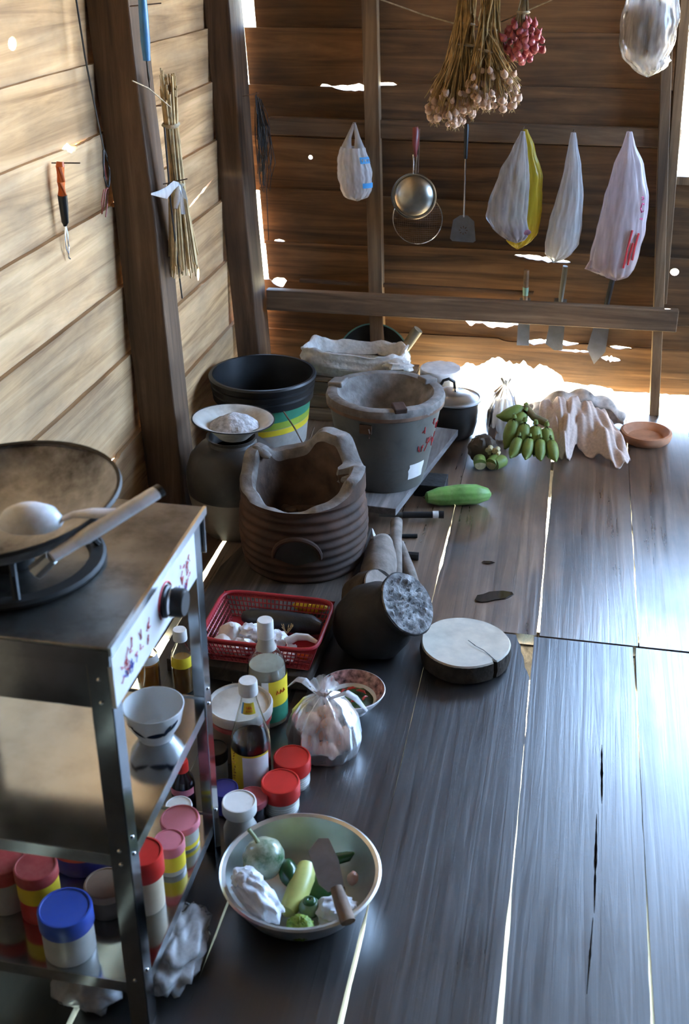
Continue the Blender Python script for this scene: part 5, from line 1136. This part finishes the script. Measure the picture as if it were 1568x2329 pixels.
# wire strainer behind it
ws = thing('wire_strainer', 'wire mesh strainer hanging behind the round steel strainer', 'strainer', (-0.497, 3.745, 0.925))
WM = T(0.004, 0.0, -0.292) @ R(PI / 2 - .04, 'X')
MB().lathe([(0.080, -0.002), (0.083, 0.0), (0.080, 0.002)], 48, WM, closed=True).build('rim_wire', M_CHROME, ws)
m = MB()
nw = 22
for k in range(-nw // 2, nw // 2 + 1):
    x = k * 0.0072; h = math.sqrt(max(0, 0.080 ** 2 - x * x))
    if h < .01: continue
    for sw in (0, 1):
        pts = []
        for q in range(9):
            y = -h + 2 * h * q / 8; rr2 = (x * x + y * y) / 0.0064; z = -0.030 * (1 - rr2)
            pts.append(WM @ (Vector((x, y, -z)) if sw == 0 else Vector((y, x, -z))))
        m.tube(pts, 0.0008, 3, False)
o = m.build('wire_mesh', M_RUST, ws, weld=False); o['kind'] = 'stuff'
MB().tube([(0.0, 0.0, -0.212), (0.0, 0.004, -0.10), (0.0, 0.006, -0.01)], 0.003, 6).build('handle', M_RUST, ws)
# spatula
sl = thing('spatula', 'slotted metal spatula with a black handle hanging on the rail', 'spatula', (-0.343, 3.725, 0.935))
MB().tube([(0, -0.008, 0.004), (0, -0.010, -0.01), (0.001, -0.012, -0.10)], [0.006, 0.008, 0.0065], 10).build('handle', M_BLACK, sl)
MB().tube([(0.001, -0.012, -0.098), (0.003, -0.010, -0.20), (0.004, -0.008, -0.283)], 0.0032, 8).build('shaft', M_CHROME, sl)
bl_o = [(-0.012, 0.0), (0.012, 0.0), (0.034, -0.018), (0.042, -0.080), (0.034, -0.086), (-0.034, -0.084), (-0.042, -0.076), (-0.034, -0.016)]
holes = []
for a in range(8):
    t = a * PI / 4; c, s = math.cos(t), math.sin(t)
    holes.append([(0.0 + 0.005 * c, -0.048 + 0.005 * s), (0.012 * c - .0018 * s, -0.048 + 0.012 * s + .0018 * c), (0.016 * c, -0.048 + 0.016 * s), (0.012 * c + .0018 * s, -0.048 + 0.012 * s - .0018 * c)])
o = MB().prism([bl_o] + holes, 0.0016, lambda u, v, w: (u, -0.008 + w - 0.10 * (v * v) * 8 * .1, v)).build('blade', M_BLADE, sl, smooth=False); o.location = (0.004, 0, -0.278)
nail(sl, (0, 0.02, 0), (0, -1, 0.1), 0.03)
# yellow bag and clear bag of shallots
b2 = thing('plastic_bag', 'bright yellow plastic bag hanging behind the clear bag of shallots', 'bag', (-0.166, 3.735, 0.926))
k2 = [(0.0, 0.004, 0.006, 0.006), (0.05, 0.014, 0.022, 0.014), (0.14, 0.022, 0.045, 0.02), (0.25, 0.022, 0.052, 0.024), (0.32, 0.014, 0.052, 0.026), (0.35, 0.006, 0.040, 0.022), (0.366, 0.004, 0.018, 0.012), (0.370, 0.004, 0.002, 0.002)]
hang_bag(b2, k2, F_YELLOW, pleat=0.05, seed=5.0)
b2b = thing('plastic_bag', 'clear plastic bag of purple shallots hanging in front of the yellow bag', 'bag', (-0.168, 3.690, 0.927))
k2b = [(0.0, 0.0, 0.006, 0.005), (0.05, -0.006, 0.022, 0.010), (0.13, -0.018, 0.046, 0.014), (0.22, -0.030, 0.062, 0.018), (0.265, -0.032, 0.064, 0.020), (0.30, -0.018, 0.056, 0.018), (0.325, -0.004, 0.042, 0.014), (0.338, 0.004, 0.018, 0.008), (0.341, 0.006, 0.002, 0.002)]
hang_bag(b2b, k2b, F_CLEAR, pleat=0.08, seed=8.0)
MB().blob((0.0, 0, -0.308), (0.044, 0.012, 0.020), 0.25, 5, 2, 24, 12).build('contents', M_PURPLE, b2b)
nail(b2b, (0, 0.10, 0), (0, -1, 0.05), 0.11)
b3 = thing('plastic_bag', 'narrow empty white plastic bag hanging between two fuller bags', 'bag', (-0.015, YH, 0.924))
k3 = [(0.0, 0.0, 0.007, 0.006), (0.03, 0.002, 0.012, 0.008), (0.10, 0.008, 0.024, 0.014), (0.20, 0.008, 0.040, 0.020), (0.28, 0.0, 0.050, 0.024), (0.34, -0.006, 0.052, 0.026), (0.375, -0.014, 0.042, 0.022), (0.395, -0.022, 0.022, 0.014), (0.400, -0.026, 0.002, 0.002)]
hang_bag(b3, k3, F_WHITE, pleat=0.10, seed=11.0)
nail(b3, (0, 0.04, 0), (0, -1, 0.05), 0.05)
b4 = thing('shopping_bag', 'pinkish white shopping bag with red printing by the right stud', 'bag', (0.152, YH, 0.932))
k4 = [(0.0, 0.0, 0.008, 0.006), (0.03, 0.002, 0.016, 0.010), (0.10, 0.008, 0.044, 0.018), (0.20, 0.012, 0.066, 0.026), (0.30, 0.006, 0.074, 0.032), (0.38, -0.004, 0.074, 0.036), (0.42, -0.008, 0.070, 0.034), (0.44, 0.0, 0.050, 0.028), (0.455, 0.008, 0.024, 0.016), (0.458, 0.010, 0.002, 0.002)]
hang_bag(b4, k4, F_PINK, pleat=0.09, seed=14.0)
MB().tube([(-0.06, 0, -0.36), (-0.085, -0.004, -0.425), (-0.05, -0.01, -0.432), (-0.02, -.012, -0.435)], [0.004, 0.012, 0.016, 0.006], 8, True, 0.5).build('bag_corner', F_PINK, b4)
MB().blob((0.0, 0, -0.415), (0.058, 0.024, 0.030), 0.25, 3, 4).build('contents', plain('reddish_goods', (0.42, 0.14, 0.10), 0.6, 0, .3, 40), b4)
def ink(a, pts):
    return [bandfn(k4, d, d + .001, a + da, a + da, 1.09)(0, 0) for da, d in pts]
for nm, seq in (('printed_letter', [(0.0, 0.190), (0.10, 0.190), (0.10, 0.197), (0.0, 0.197)]), ('printed_letter', [(0.16, 0.212), (0.05, 0.208), (-0.02, 0.222), (0.05, 0.236), (0.16, 0.232)]), ('printed_letter', [(0.0, 0.256), (0.14, 0.254), (0.14, 0.260)])):
    MB().tube(ink(-0.85, seq), 0.0022, 5).build(nm, M_PINKINK, b4)
for da, d0, d1 in ((-0.28, 0.29, 0.41), (-0.12, 0.33, 0.40), (0.04, 0.30, 0.385)):
    MB().tube(ink(-0.85 + da, [(0, d0), (-.03, (d0 + d1) / 2), (0.0, d1)]), 0.0035, 5).build('printed_letter', M_REDINK, b4)
nail(b4, (0, 0.04, 0), (0, -1, 0.05), 0.05)

# big clear bags hanging high at the right
def big_bag(label, x, y, z, s, seed):
    t = thing('plastic_bag', label, 'bag', (x, y, z))
    kk = [(0.0, 0.0, 0.012, 0.012), (0.05, 0.0, 0.030, 0.028), (0.11, 0.002, 0.068, 0.06), (0.18, 0.004, 0.080, 0.07), (0.24, 0.002, 0.076, 0.068), (0.28, 0.0, 0.062, 0.055), (0.305, 0.012, 0.045, 0.040), (0.325, 0.014, 0.020, 0.02), (0.328, 0.014, 0.002, 0.002)]
    kk = [(d * s, a * s, b * s, c * s) for d, a, b, c in kk]
    hang_bag(t, kk, F_BIG, pleat=0.05, k=19, seed=seed, amp=0.08)
    MB().blob((0.0, 0, -0.20 * s), (0.070 * s, 0.060 * s, 0.075 * s), 0.2, 3, seed, 28, 18).build('contents', plain('dried_goods', (0.24, 0.16, 0.11), 0.8, 0, .4, 40, .3), t)
    MB().blob((0.02, 0, -0.285 * s), (0.050 * s, 0.042 * s, 0.030 * s), 0.3, 3, seed + 3, 28, 14).build('lower_fold', F_CLEAR, t)
    MB().tube([(0, 0, 0), (0, 0, 0.15), (0, 0, 0.35)], 0.002, 6).build('cord', M_TWINE, t)
big_bag('bulging clear plastic bag of brown dried goods hanging high at the right', 0.160, 3.45, 1.435, 0.96, 2.0)
big_bag('pale plastic bag cut by the right picture edge beside the bulging bag', 0.335, 3.50, 1.44, 0.85, 6.0)

# ------------------------------------------------------------------ garlic and shallots on the line
ln = MB().tube([(-1.05, 3.52, 1.44), (-0.75, 3.51, 1.355), (-0.58, 3.50, 1.301), (-0.46, 3.50, 1.264), (-0.352, 3.50, 1.238), (-0.28, 3.50, 1.232), (-0.05, 3.5, 1.33), (0.2, 3.48, 1.45)], 0.0022, 6).build('twine_line', M_TWINE, None)
tag(ln, 'thin twine line strung across carrying the garlic bunches', 'twine')
def bulb_mesh(r):
    return MB().lathe([(0.0001, -r * 1.0), (r * .55, -r * .85), (r * .98, -r * .2), (r * .85, r * .4), (r * .4, r * .9), (r * .15, r * 1.3), (0.0001, r * 1.35)], 9)
def garlic_bunch(label, x, y, z, n, spread, drop0, drop1, lean, seed):
    t = thing('garlic_bunch', label, 'garlic', (x, y, z), group='garlic bunches on the twine')
    q = random.Random(seed); ms_ = MB(); roots = MB(); first = None
    for k in range(n):
        a = q.uniform(0, 2 * PI); rr = math.sqrt(q.uniform(0.02, 1)); d = drop0 + (drop1 - drop0) * q.random() ** 0.7
        ex = spread[0] * rr * math.cos(a) + lean * d; ey = spread[1] * rr * math.sin(a); ez = -d + 0.02 * rr
        b = Vector((ex, ey, ez))
        p1 = Vector((ex * .16 + q.uniform(-.012, .012), ey * .2 + q.uniform(-.008, .008), 0.02))
        ms_.tube([p1 + Vector((q.uniform(-.006, .006), 0, 0.09)), p1, Vector((ex * .45 + q.uniform(-.008, .008), ey * .5, ez * .42)), b + Vector((0, 0, 0.014))], [0.0022, 0.0024, 0.0018, 0.0012], 4, False)
        for _ in range(2):
            w_ = lambda s_: Vector((q.uniform(-s_, s_), q.uniform(-s_, s_), q.uniform(-s_, s_)))
            ms_.tube([p1 + w_(.010) + Vector((0, 0, 0.08)), p1 + w_(.012), Vector((ex * .5, ey * .5, ez * .45)) + w_(.014), b + w_(.014) + Vector((0, 0, 0.02))], [0.002, 0.0028, 0.0022, 0.001], 4, False)
        r = q.uniform(0.0075, 0.0115)
        M = Matrix.Translation(b) @ Euler((q.uniform(-.7, .7), q.uniform(-.7, .7), q.uniform(0, 6))).to_matrix().to_4x4() @ Matrix.Scale(r / 0.01, 4)
        if first is None: first = bulb_mesh(0.01).build('bulb', M_GARLIC, t); first.matrix_local = M
        else: dup(first, t, M)
        for _ in range(5): roots.tube([b + Vector((0, 0, -r)), b + Vector((q.uniform(-.007, .007), q.uniform(-.007, .007), -r - q.uniform(.004, .012)))], 0.0005, 3, False)
    o = ms_.build('dry_stems', M_STRAW, t, weld=False); o['kind'] = 'stuff'
    o = roots.build('root_hairs', M_STRAW, t, weld=False); o['kind'] = 'stuff'
    for zz, r in ((0.0, 0.024), (-0.055, 0.030)):
        MB().lathe([(r, -.004), (r + .004, 0), (r, .004)], 24, T(lean * .03, 0, zz) @ R(.12, 'Y') @ Matrix.Diagonal((1, 0.7, 1, 1)), closed=True).build('tie', M_TWINE, t)
garlic_bunch('longer left bunch of dried garlic on straw stems', -0.335, 3.495, 1.245, 95, (0.070, 0.045), 0.18, 0.282, -0.15, 3)
garlic_bunch('shorter right bunch of dried garlic leaning toward the shallots', -0.278, 3.470, 1.232, 95, (0.076, 0.045), 0.11, 0.225, 0.17, 5)
sh_ = thing('shallot_bunch', 'bunch of red shallots hanging beside the garlic', 'shallots', (-0.180, 3.49, 1.275))
q = random.Random(9); first = None; pos = []
for k in range(400):
    p = Vector((q.uniform(-.066, .066), q.uniform(-.045, .045), q.uniform(-.13, -.012)))
    w = 0.35 + 0.65 * min(1, (-p.z) / 0.06)
    if (p.x / (.066 * w)) ** 2 + (p.y / (.045 * w)) ** 2 > 1 or (p.z < -.10 and abs(p.x + .012) > .04): continue
    if any((p - o_).length < 0.0165 for o_ in pos): continue
    pos.append(p)
for p in pos:
    M = Matrix.Translation(p) @ Euler((q.uniform(-.8, .8), q.uniform(-.8, .8), 0)).to_matrix().to_4x4() @ Matrix.Scale(q.uniform(.95, 1.3), 4)
    if first is None: first = MB().lathe([(0.0001, -0.0085), (0.005, -0.007), (0.0088, -0.001), (0.0075, 0.005), (0.003, 0.010), (0.001, 0.015), (0.0001, 0.016)], 9).build('bulb', M_SHALLOT, sh_); first.matrix_local = M
    else: dup(first, sh_, M)
m = MB()
for k in range(40):
    a = q.uniform(0, 6.3); m.tube([(0.006 * math.cos(a), 0.006 * math.sin(a), 0.06), (0.014 * math.cos(a), 0.012 * math.sin(a), 0.005), (0.035 * q.random() * math.cos(a), 0.03 * q.random() * math.sin(a), -0.055)], [0.0016, 0.0022, 0.001], 4, False)
o = m.build('dry_stems', plain('grey_straw', (0.26, 0.20, 0.12), 0.8, 0, .25, 40), sh_, weld=False); o['kind'] = 'stuff'
MB().lathe([(0.016, -.004), (0.02, 0), (0.016, .004)], 20, T(0, 0, 0.0), closed=True).build('tie', M_TWINE, sh_)

# ------------------------------------------------------------------ cleavers tucked behind the rail
def cleaver(label, xt, zt, xb, zb, w0, w1, hl, hmat, tip):
    t = thing('cleaver', label, 'knife', (xt, 3.770, zt))
    d = Vector((xb - xt, 0, zb - zt)); L = d.length; ang = math.atan2(d.x, -d.z)
    t.rotation_euler = (0, -ang, 0)
    MB().prism([[(-w0, -hl), (w0, -hl), (w1, -L + tip[0]), (w1 * .1, -L), (-w1, -L + tip[1])]], 0.002, lambda u, v, w: (u, w - .001, v)).build('blade', M_BLADE, t, smooth=False)
    MB().tube([(0, 0, 0), (0, 0, -hl * .5), (0, 0, -hl - .008)], [0.012, 0.0125, 0.011], 10, True, 0.7).build('handle', hmat, t)
    return t
c_ = cleaver('leftmost cleaver behind the rail with a pale green taped grip', -0.128, 0.476, -0.122, 0.215, 0.018, 0.021, 0.095, M_KWOOD, (0, 0))
MB().tube([(0, 0, -0.058), (0, 0, -0.085)], 0.0136, 10, True, 0.72).build('grip_tape', plain('green_tape', (0.22, 0.42, 0.36), 0.6), c_)
cleaver('middle cleaver behind the rail with a grey metal grip', -0.003, 0.495, -0.018, 0.205, 0.020, 0.030, 0.11, M_ZINC, (0.004, 0.02))
cleaver('rightmost dark pointed cleaver behind the rail', 0.152, 0.460, 0.118, 0.165, 0.020, 0.031, 0.09, M_BLACK, (0.05, 0.05))

# ------------------------------------------------------------------ things on the left wall
def lwx(z): return XL - LEAN * z
tl = thing('peeler', 'vegetable peeler with an orange and black handle on a nail', 'peeler', (lwx(0.95) + 0.020, 2.405, 1.020), rot=(0.03, 0.05, 0))
MB().tube([(0, 0.002, 0.012), (0, 0, 0.002), (0, -0.001, -0.03), (0, 0.0, -0.062)], [0.008, 0.010, 0.0115, 0.011], 12, True, .8).build('handle_upper', M_ORANGE, tl)
MB().tube([(0, 0.0, -0.060), (0, 0.003, -0.09), (0, 0.004, -0.122), (0, 0.004, -0.13)], [0.0112, 0.0105, 0.0085, 0.006], 12, True, .8).build('handle_lower', M_BLACK, tl)
MB().tube([(0, 0.004, -0.128), (0, -0.003, -0.150), (0, -0.002, -0.180), (0, 0.006, -0.196), (0, 0.012, -0.180), (0, 0.011, -0.150), (0, 0.004, -0.128)], 0.0024, 6).build('metal_loop', M_CHROME, tl)
MB().tube([(0, 0.006, -0.194), (0, 0.008, -0.205), (0.002, 0.012, -0.208)], 0.002, 6).build('hook_tip', M_CHROME, tl)
nail(tl, (-0.026, 0.012, 0.005), (1, 0.15, 0.05), 0.065)
wcd = thing('hanging_wire', 'dark bent wire cord with a loop hanging on the left wall', 'wire', (0, 0, 0))
wp_ = [(2.593, 1.45), (2.592, 1.345), (2.600, 1.226), (2.617, 1.13), (2.636, 1.039), (2.640, 1.02)]
MB().tube([(lwx(z) + 0.030, y, z) for y, z in wp_], 0.0022, 6).build('cord', M_WIRE, wcd)
MB().tube([(lwx(z) + 0.030, y, z) for y, z in ((2.640, 1.02), (2.652, 1.00), (2.658, 0.97), (2.650, 0.945), (2.640, 0.932), (2.628, 0.938), (2.622, 0.96), (2.628, 0.99), (2.637, 1.018))], 0.0025, 6).build('loop', M_WIRE, wcd)
MB().tube([(lwx(z) + 0.030, y, z) for y, z in ((2.634, 1.01), (2.630, 0.98), (2.634, 0.95))], 0.0018, 6).build('red_strand', M_REDWIRE, wcd)
rh = MB()
rh.tube([(lwx(z) + 0.028, y, z) for y, z in ((2.645, 0.932), (2.625, 0.925), (2.60, 0.895), (2.585, 0.880), (2.592, 0.905), (2.615, 0.930), (2.640, 0.928), (2.625, 0.895), (2.605, 0.868))], 0.0018, 6)
tag(rh.build('wire_hook', M_REDWIRE, None), 'thin bent red wire hook under the dark cord loop', 'wire')
bh = thing('blue_handle_tool', 'tool with a long blue handle hanging high on the first post', 'tool', (-0.985, 2.66, 1.315), rot=(0.10, 0.04, 0))
MB().tube([(0, 0, 0.06), (0, 0, 0.0), (0, 0.0, -0.055), (0, 0, -0.10)], [0.009, 0.0105, 0.011, 0.0085], 12).build('handle', M_BLUEH, bh)
MB().tube([(0, 0, -0.10), (0, 0.002, -0.12), (0, 0.006, -0.14), (0, 0.004, -0.165)], [0.002, 0.0025, 0.0035, 0.002], 6).build('rod', M_IRON, bh)
nail(bh, (-0.03, 0.03, 0.01), (1, 0.3, 0.1), 0.06)
# bundle of split bamboo sticks
bb_ = thing('bamboo_bundle', 'tied bundle of split bamboo sticks hanging between the posts', 'stick bundle', (-0.972, 2.755, 1.18))
q = random.Random(12)
for k in range(56):
    a = q.uniform(0, 6.28); r0 = 0.020 * math.sqrt(q.random()); top_z = q.uniform(-0.06, 0.0) if k > 4 else q.uniform(-.01, .02)
    sx, sy = r0 * math.cos(a), r0 * math.sin(a)
    end = -q.uniform(0.44, 0.50); f = 1.9
    o = MB().tube([(sx, sy, top_z), (sx * .8, sy * .8 + 0.004, -0.12), (sx * 1.0, sy * 1.0 + 0.014, -0.27), (sx * 1.5, sy * 2.0 + 0.022, -0.38), (sx * f, sy * f * 1.5 + 0.026, end)], [0.0026, 0.0032, 0.0032, 0.0028, 0.0024], 5).build('stick', M_BROOM, bb_)
for zz, yy in ((-0.118, 0.003), (-0.262, 0.012)):
    MB().lathe([(0.019, -.005), (0.023, 0), (0.019, .005)], 20, T(0, yy, zz) @ R(.2, 'X'), closed=True).build('tie', M_TWINE, bb_)
MB().tube([(0, 0.0, -0.11), (0.02, -0.05, -0.07), (-0.005, -0.12, -0.02), (-0.012, -0.20, 0.005)], 0.0016, 5).build('tie_string', M_TWINE, bb_)
MB().tube([(0.010, 0.006, -0.12), (0.012, 0.012, -0.20), (0.012, 0.018, -0.19)], 0.003, 6).build('dark_twig', M_WIRE, bb_)
MB().tube([(-0.006, -0.028, -0.12), (-0.004, -0.026, -0.30), (0.0, -0.016, -0.45), (0.0, 0.0, -0.55)], 0.0022, 6).build('long_wire', M_WIRE, bb_)
pt = thing('plastic_strip', 'torn white plastic strip tied round a nail on the first post', 'plastic strip', (-0.955, 2.742, 0.925))
MB().tube([(0, 0, 0), (0.0, -0.04, 0.004), (0.002, -0.10, -0.002), (0.0, -0.15, 0.006), (0.0, -0.20, 0.016)], [0.003, 0.011, 0.014, 0.007, 0.002], 8, True, 0.25, up=(1, 0, 0)).build('strip', F_WHITE, pt)
MB().tube([(0, 0, 0), (0.004, 0.012, -0.02), (0.004, 0.026, -0.042), (0.004, 0.030, -0.07)], [0.004, 0.007, 0.006, 0.003], 8, True, 0.3).build('strip', F_WHITE, pt)
MB().tube([(0, 0, 0), (0.004, -0.004, -0.03), (0.004, 0.004, -0.075)], [0.004, 0.010, 0.006], 8, True, 0.3).build('strip', F_WHITE, pt)
MB().tube([(0, -0.008, -0.004), (0.004, -0.035, -0.03), (0.004, -0.05, -0.05)], [0.004, 0.008, 0.005], 8, True, 0.3).build('strip', F_WHITE, pt)
nail(pt, (-0.03, 0, 0.0), (1, 0.35, 0.2), 0.05)
nl = nail(None, (lwx(1.06) , 3.06, 1.060), (1, 0.2, 0.0), 0.03); tag(nl, 'bare bent nail in the left wall between the posts', 'nail')
# coil of black wire on the corner post
cw = thing('wire_coil', 'hanging coil of thin black wires on the corner post', 'wire', (-0.990, 3.600, 1.02))
q = random.Random(15); m = MB()
for k in range(34):
    x = q.uniform(-.006, .036); y = q.uniform(-.03, .090); l = q.uniform(.10, .26); z0 = q.uniform(-.06, .012)
    m.tube([(x * .4, y * .5, z0), (x + q.uniform(-.006, .006), y, z0 - l * .4), (x + q.uniform(-.008, .008), y + q.uniform(-.008, .008), z0 - l * .8), (x * .8, y + .004, z0 - l)], 0.0014, 4, False)
o = m.build('wire_strands', M_WIRE, cw, weld=False); o['kind'] = 'stuff'
for k in range(4):
    c = (0.008, 0.02 + .01 * k, -0.12 - .01 * k); m = MB()
    m.tube([(c[0] + .004 * math.sin(3 * a + k), c[1] + 0.04 * math.sin(a), c[2] + (0.11 - .01 * k) * math.cos(a)) for a in [i * 2 * PI / 20 for i in range(21)]], 0.0013, 5, False)
    m.build('wire_ring', M_WIRE, cw)
MB().tube([(0.012, 0.045, -0.2), (0.014, 0.052, -0.33), (0.014, 0.058, -0.46)], 0.0013, 5).build('loose_end', M_WIRE, cw)
nail(cw, (-0.03, 0.01, 0.0), (1, 0.1, 0.2), 0.04)
